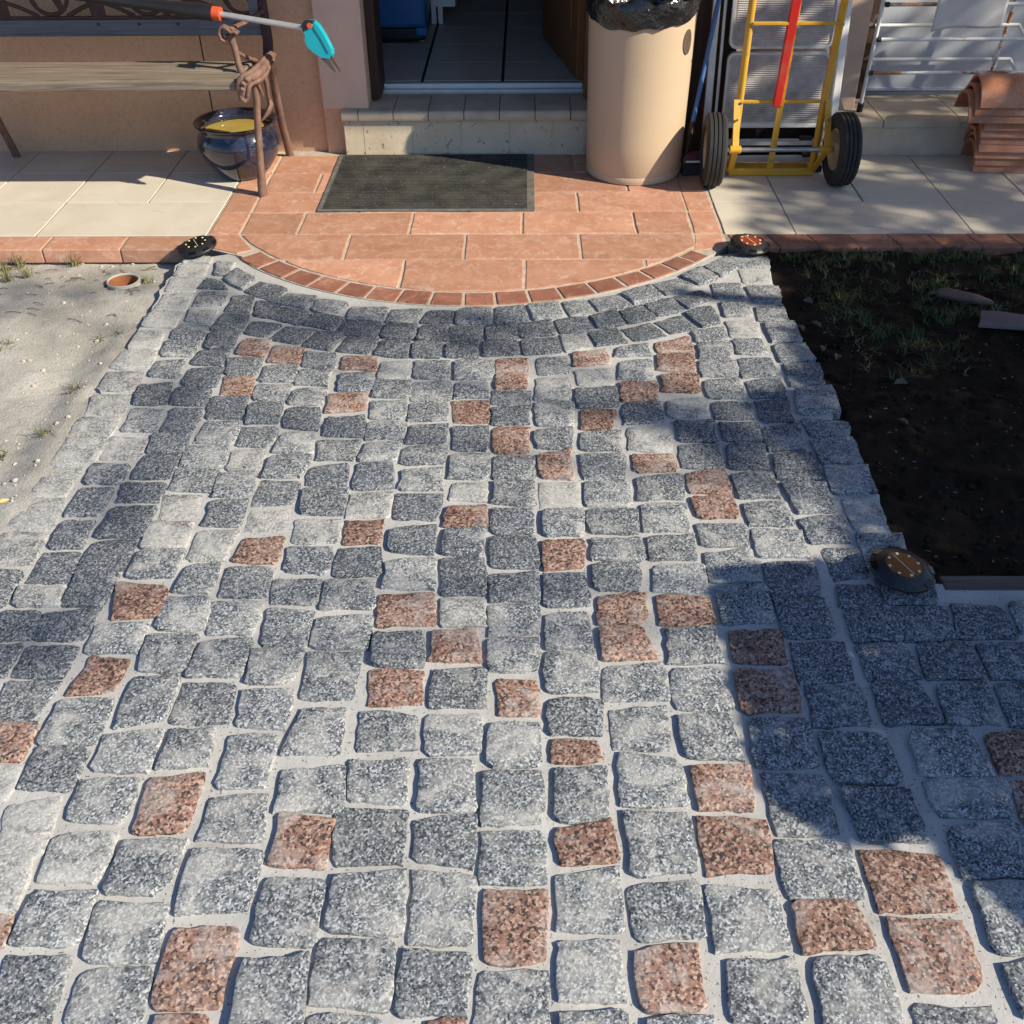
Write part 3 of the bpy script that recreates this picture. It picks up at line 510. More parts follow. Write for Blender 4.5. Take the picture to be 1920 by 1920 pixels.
MB().bx(-.672, .292, 4.6, 5.0, 2.3, 2.75).build('lintel', M['stucco'], house)
MB().bx(1.432, 4.2, 4.7, 5.3, 2.05, 2.75).build('lintel', M['stucco'], house)
MB().bx(2.75, 4.2, 4.70, 5.3, -.1, 2.05).build('wall', M['stucco'], house)
MB().bx(-4.3, 3.22, 2.975, 8.6, 2.75, 2.87).build('roof', M['darkwood'], house)
# main step
st = MB().bx(-.785, .66, 4.574, 5.0, -.1, .146).build('step', M['riser'], house)
xs = [-.788, -.715, -.565, -.415, -.263, -.112, .040, .192, .342, .49, .655]
for a, b in zip(xs, xs[1:]):
    t = MB(); g = .0018
    prof = [(4.556, .150), (4.552, .157), (4.551, .168), (4.553, .180), (4.559, .188), (4.570, .1905), (4.812, .1905)]
    V = [(x_, y_, z_) for x_ in (a+g, b-g) for y_, z_ in prof]; n = len(prof)
    t.add(V, [(k, k+1, n+k+1, n+k) for k in range(n-1)]+[tuple(range(n-1, -1, -1)), tuple(range(n, 2*n))]).build('tread_tile', M['concrete'], st, smooth=50)
xs = [-.783, -.70, -.49, -.28, -.07, .12, .26, .42, .60]
for a, b in zip(xs, xs[1:]): MB().bx(a+.0012, b-.0012, 4.5715, 4.58, -.02, .146).build('riser_tile', M['riser'], st)
th = MB().bx(-.668, .289, 4.814, 4.9, .15, .2).build('threshold', M['alu'], house)
MB().bx(-.666, .288, 4.815, 4.825, .2, .205).build('threshold_lip', M['white'], th); MB().bx(-.632, .252, 4.862, 4.885, .2, .219).build('threshold_bar', M['white'], th)
# open door leaf inside
dr = MB().bx(-.40, .40, -.0225, .0225, .228, 2.25).build('open_door', M['doorwood'], house, bevel=.003)
dm = Matrix.Translation((.178, 5.29, 0)) @ Matrix.Rotation(math.atan2(.80, -.142), 4, 'Z')
for k in (.30, .72): pass
dr.data.transform(dm)
p = MB().bx(-.30, .30, .0228, .0300, .42, 1.05).build('door_panel', M['doorwood'], dr, bevel=.004); p.data.transform(dm)
# right-hand plinth step, roller shutter and recess
pl = MB().bx(1.262, 4.2, 4.5465, 5.0, -.1, .1185).build('side_step', M['concrete'], house)
xs = [1.255, 1.52, 1.85, 2.18, 2.51, 2.84, 3.2, 4.2]
for a, b in zip(xs, xs[1:]): MB().bx(a+.0015, b-.0015, 4.536, 4.92, .119, .1475).build('step_tile', M['concrete'], pl, bevel=.004)
MB().bx(.868, 1.262, 4.62, 4.72, -.05, .2).build('dark_block', M['nearblack'], house)  # near-black block filling the dark space behind the ladder
sh = MB().bx(1.52, 2.75, 4.925, 4.96, .162, 2.05).build('roller_shutter', M['panel'], house)
MB().bx(1.52, 2.75, 4.918, 4.93, .162, .178).build('shutter_rail', M['panel'], sh, bevel=.003)
MB().bx(1.44, 2.75, 4.965, 4.99, .1475, 2.05).build('recess_back', M['nearblack'], house)
MB().bx(1.4325, 1.519, 4.86, 4.965, .1478, 2.05).build('recess_side', M['darkwood'], house)
# inner room
fl = MB().bx(-2.2, .2925, 4.905, 8.2, .10, .2165).build('floor', M['nearblack'], kind='structure')
xs = [-1.55, -1.19, -.828, -.466, -.104, .258]; ys = [4.905, 5.212, 5.548, 5.885, 6.22, 6.56, 6.9, 7.24]
for c, d in zip(ys, ys[1:]):
    for a, b in zip(xs, xs[1:]):
        MB().bx(a+.007, b-.007, c+.003, d-.003, .2, .2205).build('floor_tile', M['grime'], fl)
for bx_ in ((-2.3, -2.2, 5.0, 8.3), (1.8, 1.9, 5.3, 8.3), (-2.3, 1.9, 8.2, 8.3)): MB().bx(*bx_, .1, 2.75).build('inner_wall', M['inwall'], house)
MB().bx(.2925, .36, 5.0, 8.2, .1, 2.75).build('inner_wall', M['inwall'], house)

# ---------------------------------------------------------------- bench
def arcpts(c, r, a0, a1, n, y=None, plane='xz'):
    out = []
    for k in range(n+1):
        a = R(a0+(a1-a0)*k/n); out.append((c[0]+r*math.cos(a), c[1], c[2]+r*math.sin(a)) if plane == 'xz' else (c[0], c[1]+r*math.cos(a), c[2]+r*math.sin(a)))
    return out
bench = thing('garden_bench', (-1.62, 4.3, 0), 'weathered wooden garden bench with rusty cast iron ends against the house wall', 'bench')
MB().bx(-2.30, -1.066, 3.998, 4.120, .433, .471).build('seat_plank', M['oldwood'], bench, bevel=.006)
MB().bx(-2.30, -1.060, 4.128, 4.262, .435, .473).build('seat_plank', M['oldwood'], bench, bevel=.006)
MB().bx(-2.30, -1.055, 4.275, 4.475, .388, .420).build('seat_plank', M['oldwood'], bench, bevel=.005)
bp = MB().bx(-2.30, -1.045, 4.488, 4.512, .511, .572).build('back_plank', M['greywood'], bench, bevel=.003)
for x in (-1.71, -1.545, -1.39, -1.16): MB().lathe([(0, -.003), (.006, -.003), (.006, 0), (0, 0)], (0, 0, 0), 10).build('screw', M['blackpl'], bp).data.transform(Matrix.Translation((x, 4.4865, .556)) @ Matrix.Rotation(R(90), 4, 'X'))
MB().bx(-1.098, -1.062, 4.486, 4.508, .5725, .92).build('back_post', M['greywood'], bench, bevel=.003)
# pierced iron back panel
orn = MB(); y = 4.50
orn.bx(-2.30, -1.10, y-.006, y+.006, .5735, .584)
for x0 in (-2.08, -1.695, -1.31):
    orn.tube([(x0-.028, y, .66), (x0-.02, y, .62), (x0-.018, y, .58)], [.030, .022, .02], 8, flat=.3, up=(0, 1, 0))
    orn.tube([(x0, y, .9), (x0, y, .58)], .020, 8, flat=.35, up=(0, 1, 0))
    for sg in (-1, 1):
        orn.tube([(x0, y, .640), (x0+sg*.07, y, .615), (x0+sg*.135, y, .584)], .0085, 8, flat=.5, up=(0, 1, 0))
    c = x0+.19
    orn.tube(arcpts((c, y, .665), .075, 180, 360, 16), .0085, 8, flat=.5, up=(0, 1, 0))
    orn.tube([(c-.02, y, .88), (c+.012, y, .70), (c+.045, y, .60)], [.03, .022, .012], 8, flat=.3, up=(0, 1, 0))
    orn.tube([(c-.055, y, .62), (c-.075, y, .66), (c-.075, y, .9)], .0085, 8, flat=.5, up=(0, 1, 0))
    orn.tube([(c+.075, y, .66), (c+.078, y, .9)], .0085, 8, flat=.5, up=(0, 1, 0))
orn.build('iron_back_panel', M['darkiron'], bench, smooth=50)
def bench_end(xo):
    x = xo
    MB().tube([(x+.026, 4.09, .455), (x+.021, 4.10, .37), (x+.009, 4.10, .267), (x-.002, 4.10, .143), (x-.010, 4.102, .046), (x-.012, 4.104, .0)], [.018, .0175, .017, .019, .022, .025], 10, flat=.8).build('front_leg', M['rustiron'], bench, smooth=60)
    MB().tube([(x+.02, 4.40, .43), (x+.022, 4.42, .40), (x+.015, 4.46, .28), (x+.01, 4.52, .14), (x+.012, 4.57, .02), (x+.012, 4.575, 0)], [.02, .018, .017, .017, .018, .019], 8, flat=.8).build('rear_leg', M['rustiron'], bench, smooth=60)
    MB().tube([(x+.015, 4.40, .42), (x+.01, 4.47, .50), (x-.005, 4.52, .62), (x-.012, 4.545, .78), (x-.012, 4.55, .95)], [.022, .02, .02, .02, .02], 8, flat=.75).build('back_upright', M['darkiron'], bench, smooth=60)
    s_ = MB()
    top = [(-.014, 4.0, .425), (-.012, 3.992, .452), (-.006, 3.990, .474), (.010, 3.998, .488), (.030, 4.018, .492), (.046, 4.058, .499), (.055, 4.11, .505), (.062, 4.17, .510), (.066, 4.25, .505)]
    bot = [(.014, 4.0, .410), (.020, 3.995, .432), (.026, 3.998, .449), (.036, 4.008, .457), (.050, 4.028, .458), (.064, 4.058, .461), (.074, 4.10, .470), (.076, 4.15, .483), (.074, 4.25, .482)]
    top, bot = [(x+p[0], p[1], p[2]) for p in top], [(x+p[0], p[1], p[2]) for p in bot]
    s_.tube(top, [.009, .010, .0105, .010, .0095, .009, .009, .008, .006], 8); s_.tube(bot, [.009, .009, .0085, .008, .0085, .009, .009, .008, .006], 8)
    bk = [(a+b)/2 for a, b in zip(map(Vector, top), map(Vector, bot))]
    s_.tube([p+Vector((-.004, .010, -.002)) for p in bk], [.020, .021, .021, .022, .023, .023, .022, .018, .014], 8, flat=.8)
    for k_ in range(1, 7): s_.tube([bk[k_]+Vector((-.006, -.012, .006)), bk[k_]+Vector((.006, -.010, -.004))], [.006, .006], 6)
    s_.tube([(x-.012, 4.0, .425), (x-.008, 3.998, .404), (x+.004, 3.998, .396), (x+.014, 4.0, .408)], [.011, .012, .011, .008], 8)
    s_.tube([(x+.038, 4.07, .455), (x+.043, 4.09, .415), (x+.049, 4.10, .386)], [.008, .006, .003], 7)
    s_.tube([(x+.062, 4.09, .462), (x+.067, 4.10, .44), (x+.062, 4.12, .396), (x+.058, 4.14, .35)], [.011, .009, .008, .008], 8)
    s_.tube([(x+.060, 4.14, .372), (x+.064, 4.14, .345), (x+.050, 4.13, .318), (x+.030, 4.12, .296), (x+.018, 4.115, .285)], [.006, .018, .019, .010, .003], 8, flat=.6)
    s_.tube([(x+.066, 4.25, .49), (x+.05, 4.36, .47), (x+.02, 4.43, .44)], [.014, .013, .012], 8)
    s_.build('seat_scroll', M['rustiron'], bench, smooth=60)
    a = MB()
    a.tube([(x-.018, 4.10, .462), (x-.03, 4.11, .50), (x-.036, 4.12, .55), (x-.044, 4.12, .585), (x-.046, 4.12, .602)], [.015, .012, .0125, .015, .017], 8)
    a.tube([(x-.036, 4.112, .545), (x-.018, 4.20, .50), (x+.0, 4.27, .47)], [.008, .008, .008], 8)
    a.build('arm_strut', M['rustiron'], bench, smooth=60)
    b = MB(); pts = [(x-.010, .607), (x-.022, .617), (x-.034, .612), (x-.046, .624), (x-.060, .632), (x-.073, .627), (x-.079, .610), (x-.074, .590), (x-.062, .582)]
    V = [(p[0], yy+.01*i, p[1]) for i, p in enumerate(pts) for yy in (4.065, 4.10)]; 
    b.tube([(p[0], 4.09, p[1]) for p in pts], [.006]*len(pts), 8, flat=1.0); b.tube([(p[0], 4.115, p[1]) for p in pts], [.006]*len(pts), 8)
    b.add([(p[0], yy, p[1]+dz) for p in pts for yy, dz in ((4.088, 0), (4.117, 0))], [(2*i, 2*i+1, 2*i+3, 2*i+2) for i in range(len(pts)-1)])
    b.tube([(x-.046, 4.11, .618), (x-.035, 4.20, .612), (x-.02, 4.33, .60), (x-.005, 4.50, .60)], [.014, .014, .013, .012], 8, flat=.6)
    b.build('armrest', M['rustiron'], bench, smooth=60)
bench_end(-1.045); bench_end(-2.25)

# ---------------------------------------------------------------- long handled shears lying on the bench
sv = thing('garden_shears', (-1.2, 4.12, .66), 'long handled garden shears with turquoise head and orange collar lying across the bench', 'garden tool')
pA, pB, pC, pD = Vector((-2.25, 4.30, .775)), Vector((-1.15, 4.148, .668)), Vector((-1.118, 4.144, .664)), Vector((-.800, 4.10, .624))
d = (pB-pA).normalized()
MB().tube([pA, pA+d*.55, pA+d*.80, pB-d*.16, pB-d*.07, pB], [.020, .020, .021, .022, .030, .028], 14).build('handle_grip', M['blackpl'], sv, smooth=50)
MB().tube([pB, pC], .0245, 16).build('collar', M['orange'], sv, smooth=50, bevel=.002)
MB().tube([pC, pD], .0105, 14).build('shaft', M['alu'], sv, smooth=50)
hx = (Vector((-.700, 4.075, .540))-Vector((-.785, 4.10, .637))).normalized(); hz = Vector((0, 1, 0)).cross(hx).normalized()
if hz.z < 0: hz = -hz
hy = hx.cross(hz)
def hp(u, v, t): return Vector((-.785, 4.095, .628))+hx*u+hz*v+hy*t
out = [(-.022, .006), (-.010, .022), (.012, .025), (.05, .019), (.09, .009), (.112, -.002), (.116, -.014), (.10, -.030), (.07, -.042), (.04, -.046), (.022, -.040), (.012, -.026), (-.010, -.020), (-.02, -.010)]
def plate(mb, o, t0, t1):
    n = len(o); mb.add([hp(u, v, t) for t in (t0, t1) for u, v in o], [tuple(range(n)), tuple(range(2*n-1, n-1, -1))]+[(k, (k+1) % n, n+(k+1) % n, n+k) for k in range(n)])
h = MB(); plate(h, out, -.02, .02); hd = h.build('shear_head', M['teal'], sv, bevel=.005)
h = MB(); plate(h, [(.01, .027), (.05, .0215), (.105, .006), (.104, .000), (.05, .013), (.012, .018)], -.024, .024); h.build('head_ridge', M['teal'], hd, bevel=.003)
MB().tube([hp(-.004, .008, -.026), hp(-.004, .008, .026)], .0095, 14).build('pivot_button', M['orange'], hd, smooth=40)
h = MB(); plate(h, [(-.026, .004), (-.012, .024), (-.004, .024), (-.006, -.022), (-.022, -.016)], -.022, .022); h.build('head_socket', M['blackpl'], hd, bevel=.003)
for o_ in ([(.10, -.004), (.118, -.008), (.178, -.020), (.176, -.0235), (.11, -.020)], [(.085, -.030), (.105, -.024), (.165, -.036), (.163, -.040), (.10, -.044)]):
    h = MB(); plate(h, o_, -.003, .003); h.build('blade', M['blade'], sv)

# ---------------------------------------------------------------- glazed pot with rain water
pc = Vector((-1.185, 4.345, 0))
pot = thing('glazed_pot', pc, 'round dark blue glazed pot holding yellow water under the bench end', 'flower pot')
prof = [(.0, .002), (.088, .002), (.096, .006), (.108, .02), (.128, .045), (.148, .075), (.162, .105), (.169, .132), (.168, .152), (.160, .176), (.150, .190), (.148, .199), (.156, .210), (.168, .2165), (.1695, .222), (.165, .2255), (.156, .222), (.143, .208), (.137, .196), (.143, .180), (.148, .165), (.14, .13), (.09, .05), (0, .04)]
MB().lathe(prof, pc, 48).build('pot_body', M['glaze'], pot, smooth=60)
MB().lathe([(0, .183), (.06, .183), (.1422, .183)], pc, 40).build('water', M['water'], pot, smooth=60)

# ---------------------------------------------------------------- doormat
mat = thing('doormat', (-.39, 4.24, 0), 'black ribbed rubber doormat lying in front of the door step', 'doormat')
mx0, mx1, my0, my1 = -.812, .036, 3.922, 4.566
MB().bx(mx0, mx1, my0, my1, .0012, .0052).build('mat_base', M['matedge'], mat, bevel=.0015)
rb = MB(); yy = my0+.018
while yy < my1-.02: rb.bx(mx0+.026, mx1-.03, yy, yy+.0085, .005, .0112); yy += .0165
rb.build('mat_ribs', M['mat'], mat)

# ---------------------------------------------------------------- bin and its bag
bc = Vector((.452, 4.379, 0))
bn = thing('rubbish_bin', bc, 'tall beige plastic rubbish bin beside the door step', 'bin')
bprof = [(0, .0), (.188, .0), (.1955, .004), (.1975, .012), (.1978, .030), (.1962, .0325), (.1978, .035), (.199, .15), (.204, .40), (.209, .66), (.214, .664), (.214, .675), (.205, .675), (.200, .40), (.19, .05), (0, .04)]
MB().lathe(bprof, bc, 64).build('bin_body', M['binplastic'], bn, smooth=40)
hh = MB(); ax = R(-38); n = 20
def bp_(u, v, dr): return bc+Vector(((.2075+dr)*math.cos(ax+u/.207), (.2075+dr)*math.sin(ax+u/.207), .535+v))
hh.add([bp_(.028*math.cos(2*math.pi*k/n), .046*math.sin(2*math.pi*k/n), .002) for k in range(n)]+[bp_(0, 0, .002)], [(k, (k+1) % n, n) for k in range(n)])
hh.build('shade_oval', M['ovalshade'], bn)  # flat oval laid on the bin wall, its dark colour standing in for shade
def bagj(i, a, r, h):
    f = .005*math.sin(7*a+i)+.004*math.sin(17*a+2*i)+.003*math.sin(31*a+i*i)
    if i <= 4:
        aa = (math.degrees(a)+360) % 360
        hem = .050+.040*math.cos(R(aa-250))+.004*math.sin(5*a)+.004*math.sin(13*a)
        h = .682-hem*(4-i)/4
        return r+f*.6+.004*(4-i)/4, h
    return r+f, h+.010*math.sin(9*a+i)+.004*math.sin(23*a)
bagp = [(.2125, .6), (.2145, .62), (.217, .64), (.2185, .66), (.219, .684), (.212, .690), (.200, .684), (.186, .655), (.168, .60), (.13, .57), (.06, .56), (0, .56)]
bg_ = MB().lathe(bagp, bc, 96, jit=bagj).build('bin_bag', M['bag'], smooth=70)
tag(bg_, 'shiny black plastic bag folded over the rim of the beige bin', 'bin bag')

# ---------------------------------------------------------------- broom
br = thing('broom', (.70, 4.34, 0), 'broom with a blue pole leaning beside the beige bin', 'broom')
b0, b1 = Vector((.664, 4.345, .075)), Vector((.790, 4.545, .80)); d = (b1-b0)
MB().tube([b0+d*.17, b1], .0095, 12).build('pole', M['bluepole'], br, smooth=50)
MB().tube([b0-d*.02, b0+d*.17], .0105, 12).build('pole_socket', M['darkwood'], br, smooth=50)
MB().add([(.655, 4.315, .085), (.775, 4.335, .085), (.775, 4.375, .085), (.655, 4.355, .085), (.645, 4.300, .05), (.790, 4.325, .05), (.790, 4.385, .05), (.645, 4.36, .05)], [(0,1,2,3),(7,6,5,4),(0,4,5,1),(1,5,6,2),(2,6,7,3),(3,7,4,0)]).build('brush_back', M['maroon'], br, bevel=.006)
MB().add([(.648, 4.302, .051), (.788, 4.327, .051), (.788, 4.383, .051), (.648, 4.358, .051), (.650, 4.290, .002), (.80, 4.318, .002), (.80, 4.388, .002), (.650, 4.362, .002)], [(0,1,2,3),(7,6,5,4),(0,4,5,1),(1,5,6,2),(2,6,7,3),(3,7,4,0)]).build('bristles', M['bristle'], br, bevel=.004)
MB().bx(.66, .74, 4.300, 4.308, .056, .062).build('brush_stripe', M['white'], br)

# ---------------------------------------------------------------- sack truck
tk = thing('hand_truck', (1.01, 4.2, 0), 'yellow two wheeled hand truck with a red centre bar', 'hand truck')
def wheel(cx, yaw):
    wm = Matrix.Translation((cx, 4.205, .1405)) @ Matrix.Rotation(yaw, 4, 'Z')
    w_, r_ = .041, .1405; prof = [(r_*.56, -w_*.72)]
    prof += [(r_*.66, -w_*.98), (r_*.82, -w_), (r_*.92, -w_*.92), (r_*.975, -w_*.74)]
    for k in range(4):
        c = (-.60+.4*k)*w_
        prof += [(r_*1.0-.001*abs(k-1.5), c-.15*w_), (r_*1.0-.001*abs(k-1.5), c+.12*w_)]
        if k < 3: prof += [(r_*.962, c+.155*w_), (r_*.962, c+.225*w_)]
    prof += [(r_*.975, w_*.74), (r_*.92, w_*.92), (r_*.82, w_), (r_*.66, w_*.98), (r_*.56, w_*.72), (r_*.56, -w_*.72)]
    wh = MB().lathe(prof, (0, 0, 0), 48, 'x').build('wheel', M['tyre'], tk, smooth=35); wh.data.transform(wm)
    rm = MB().lathe([(r_*.57, -w_*.75), (r_*.53, -w_*.8), (r_*.47, -w_*.55), (r_*.40, -w_*.15), (r_*.22, -w_*.1), (r_*.2, -w_*.7), (r_*.12, -w_*.75), (0, -w_*.75)], (0, 0, 0), 32, 'x').build('rim', M['rim'], wh, smooth=40); rm.data.transform(wm)
    rm = MB().lathe([(r_*.57, w_*.75), (r_*.47, w_*.55), (r_*.40, w_*.15), (r_*.2, w_*.1), (r_*.2, w_*.7), (0, w_*.75)], (0, 0, 0), 32, 'x').build('rim', M['rim'], wh, smooth=40); rm.data.transform(wm)
wheel(.752, R(-3)); wheel(1.262, R(3))
MB().tube([(.79, 4.205, .1405), (1.225, 4.205, .1405)], .0095, 14).build('axle', M['steel'], tk, smooth=50)
for xx in (.838, 1.196): MB().tube([(xx-.022, 4.205, .1405), (xx+.022, 4.205, .1405)], .0155, 14).build('axle_sleeve', M['yellow'], tk, smooth=50, bevel=.002)
for xl, xt in ((.853, .838), (1.187, 1.187)):
    sx = .004 if xl < 1 else -.002
    MB().tube([(xl-.004, 4.315, .012), (xl, 4.31, .13), (xl, 4.305, .30), (xt+sx, 4.235, .75), (xt+sx, 4.20, 1.05)], .0145, 14).build('upright', M['yellow'], tk, smooth=50)
MB().bar((.838, 4.290, .31), (.838, 4.205, .150), .026, .007, (1, .1, 0)).build('axle_bracket', M['yellow'], tk, bevel=.0015)
MB().bar((1.20, 4.290, .31), (1.203, 4.205, .150), .026, .007, (1, .1, 0)).build('axle_bracket', M['yellow'], tk, bevel=.0015)
MB().bar((.842, 4.205, .140), (.846, 4.295, .025), .024, .007, (1, .1, 0)).build('axle_bracket', M['yellow'], tk, bevel=.0015)
MB().bar((1.205, 4.205, .140), (1.186, 4.295, .025), .024, .007, (1, .1, 0)).build('axle_bracket', M['yellow'], tk, bevel=.0015)
for z, y in ((.299, 4.300), (.600, 4.245)): MB().bx(.853, 1.19, y-.006, y+.006, z-.006, z+.006).build('cross_bar', M['yellow'], tk, bevel=.002)
MB().bar((1.010, 4.308, .01), (1.016, 4.30, .29), .025, .005, (1, 0, 0)).build('centre_strap', M['yellow'], tk, bevel=.001)
MB().bar((1.016, 4.298, .28), (1.018, 4.23, .95), .022, .008, (1, 0, 0)).build('centre_strap', M['yellow'], tk, bevel=.001)
MB().add([(.982, 4.275, .285), (1.012, 4.275, .285), (1.012, 4.30, .285), (.982, 4.30, .285), (.990, 4.198, .95), (1.028, 4.198, .95), (1.028, 4.225, .95), (.990, 4.225, .95)], [(3,2,1,0),(4,5,6,7),(0,1,5,4),(1,2,6,5),(2,3,7,6),(3,0,4,7)]).build('red_bar', M['red'], tk, bevel=.003)
MB().bx(.842, 1.192, 4.300, 4.308, .001, .030).build('toe_plate', M['yellow'], tk, bevel=.002)
MB().bx(.842, 1.192, 4.308, 4.44, .001, .007).build('toe_plate', M['yellow'], tk)

for bx_, by_, bz_ in ((.853, 4.286, .299), (1.188, 4.286, .299), (.851, 4.232, .600), (1.188, 4.232, .600), (1.014, 4.303, .06), (.838, 4.25, .245), (1.202, 4.25, .245)):
    o = MB().lathe([(0, -.004), (.0048, -.004), (.0055, -.002), (.0055, .003), (0, .003)], (0, 0, 0), 6).build('bolt', M['steel'], tk); o.data.transform(Matrix.Translation((bx_, by_-.008, bz_)) @ Matrix.Rotation(R(90), 4, 'X'))
# ---------------------------------------------------------------- folded step ladder
ld_ = thing('step_ladder', (1.02, 4.48, 0), 'folded aluminium step ladder standing behind the yellow hand truck', 'step ladder')
for x0, x1, mt in ((.757, .752, 'alu'), (1.285, 1.262, 'white')):
    MB().bar((x0, 4.46, .03), (x1, 4.535, 1.0), .030, .022, (1, 0, 0)).build('front_rail', M[mt], ld_, bevel=.003)
    sg = 1 if x0 < 1 else -1
    MB().bar((x0+sg*.038, 4.475, .03), (x1+sg*.036, 4.548, 1.0), .012, .02, (1, 0, 0)).build('rear_rail', M['alu'], ld_, bevel=.002)
    MB().bx(x0-.018, x0+.018, 4.445, 4.475, .0015, .035).build('foot', M['blackpl'], ld_, bevel=.004)
tr_m = Matrix.Rotation(R(-4.5), 4, 'X')
for z0, z1, yb in ((.165, .442, 4.452), (.455, .73, 4.476)):
    t = MB(); x0, x1 = .815, 1.232; r_ = .03; o = []
    for cx, cz, a0 in ((x1-r_, z1-r_, 0), (x0+r_, z1-r_, 90), (x0+r_, z0+r_, 180), (x1-r_, z0+r_, 270)):
        o += [(cx+r_*math.cos(R(a0+18*k)), cz+r_*math.sin(R(a0+18*k))) for k in range(6)]
    n = len(o); c = ((x0+x1)/2, (z0+z1)/2); oi = [(c[0]+(a-c[0])*.955, c[1]+(b-c[1])*.93) for a, b in o]
    sh_ = lambda z: -(z-z0)*-.078+yb
    t.add([(a, sh_(b)-.006, b) for a, b in o]+[(a, sh_(b)-.006, b) for a, b in oi]+[(a, sh_(b)+.012, b) for a, b in o]+[(a, sh_(b)-.002, b) for a, b in oi],
          [(k, n+k, n+(k+1) % n, (k+1) % n) for k in range(n)]+[(k, (k+1) % n, 2*n+(k+1) % n, 2*n+k) for k in range(n)]+[(n+k, 3*n+k, 3*n+(k+1) % n, n+(k+1) % n) for k in range(n)])
    td = t.build('ladder_tread', M['alu'], ld_)
    rb = MB(); z = z0+.016; rb.add([(a, sh_(b)-.0015, b) for a, b in oi], [tuple(range(n-1, -1, -1))])
    while z < z1-.018: rb.add([(x0+.022, sh_(z)-.0015, z), (x1-.022, sh_(z)-.0015, z), (x1-.022, sh_(z)-.0045, z+.0028), (x0+.022, sh_(z)-.0045, z+.0028), (x0+.022, sh_(z)-.0015, z+.0066), (x1-.022, sh_(z)-.0015, z+.0066)], [(0,1,2,3),(3,2,5,4)]); z += .0082
    rb.build('tread_ribs', M['tread'], td)
MB().bx(.80, 1.25, 4.445, 4.46, .150, .168).build('tread_lip', M['white'], ld_, bevel=.003)
MB().bx(.79, 1.262, 4.49, 4.505, .062, .088).build('lower_brace', M['alu'], ld_, bevel=.002)
MB().bx(.79, 1.262, 4.40, 4.415, .022, .048).build('lower_brace', M['alu'], ld_, bevel=.002)
for z, y in ((.092, 4.488), (.052, 4.398)): MB().bx(1.16, 1.215, y, y+.02, z-.01, z+.008).build('brace_pad', M['blackpl'], ld_, bevel=.003)
MB().bx(1.205, 1.235, 4.335, 4.365, .0015, .028).build('foot', M['blackpl'], ld_, bevel=.004)
MB().bar((1.22, 4.35, .025), (1.225, 4.41, .10), .02, .015, (1, 0, 0)).build('rear_rail', M['alu'], ld_)

# ---------------------------------------------------------------- clothes airer and cloth
ai = thing('clothes_airer', (1.7, 4.67, .1475), 'white metal clothes airer with rusty rails on the side step', 'clothes airer')
ny = lambda z: 4.6+(.606-z)*.155
MB().tube([(1.447, ny(.17), .178), (1.440, ny(.60), .606), (1.432, ny(.9), .93)], .0085, 12).build('leg', M['white'], ai, smooth=50)
MB().tube([(2.40, ny(.17), .178), (2.40, ny(.9), .93)], .0085, 12).build('leg', M['white'], ai, smooth=50)
for xx in (1.447, 2.40): MB().tube([(xx, ny(.16), .1482), (xx, ny(.2), .186)], .0135, 12).build('rubber_foot', M['blackpl'], ai, smooth=50, bevel=.002)
for z in (.590, .453, .316, .727): 
    MB().tube([(1.462, ny(z)-.008, z), (2.40, ny(z)-.008, z)], .0075, 10).build('front_rail', M['rusty'], ai, smooth=50)
    MB().tube([(1.449, ny(z)-.008, z), (1.463, ny(z)-.008, z)], .0105, 10).build('rail_cap', M['blackpl'], ai, smooth=50)
for z in (.465, .328):
    MB().tube([(1.482, 4.8, z), (2.095, 4.8, z)], .0075, 10).build('rear_rail', M['white'], ai, smooth=50)
    MB().tube([(1.462, 4.8, z), (1.484, 4.8, z)], .011, 10).build('rail_cap', M['blackpl'], ai, smooth=50)
    MB().tube([(2.093, 4.8, z), (2.15, 4.72, z-.09)], .0075, 10).build('hinge_arm', M['white'], ai, smooth=50)
MB().tube([(2.06, 4.81, .60), (2.02, 4.79, .20)], .0085, 10).build('rear_leg', M['rusty'], ai, smooth=50)
MB().tube([(1.438, 4.62, .56), (1.466, 4.80, .465)], .006, 8).build('hinge_arm', M['rusty'], ai, smooth=50)
MB().tube([(1.450, 4.63, .40), (1.470, 4.80, .328)], .006, 8).build('hinge_arm', M['rusty'], ai, smooth=50)
cl = MB(); NX, NZ = 24, 20; V = []
for j in range(NZ+1):
    for i in range(NX+1):
        u, v = i/NX, j/NZ; zb = .487+.022*u+.006*math.sin(5*u); z = .75+(zb-.75)*v
        V.append((1.642+.285*u+.012*v*(1-2*u)*0+.010*v, ny(z)-.022-.006*math.sin(9*u+2*v)*v-.004*math.sin(4*v+3*u), z))
cl.add(V, [(j*(NX+1)+i, j*(NX+1)+i+1, (j+1)*(NX+1)+i+1, (j+1)*(NX+1)+i) for j in range(NZ) for i in range(NX)])
co = cl.build('cloth', M['cloth'], smooth=70); sm = co.modifiers.new('thickness', 'SOLIDIFY'); sm.thickness = .003
tag(co, 'white cloth hung over the rails of the clothes airer', 'cloth')

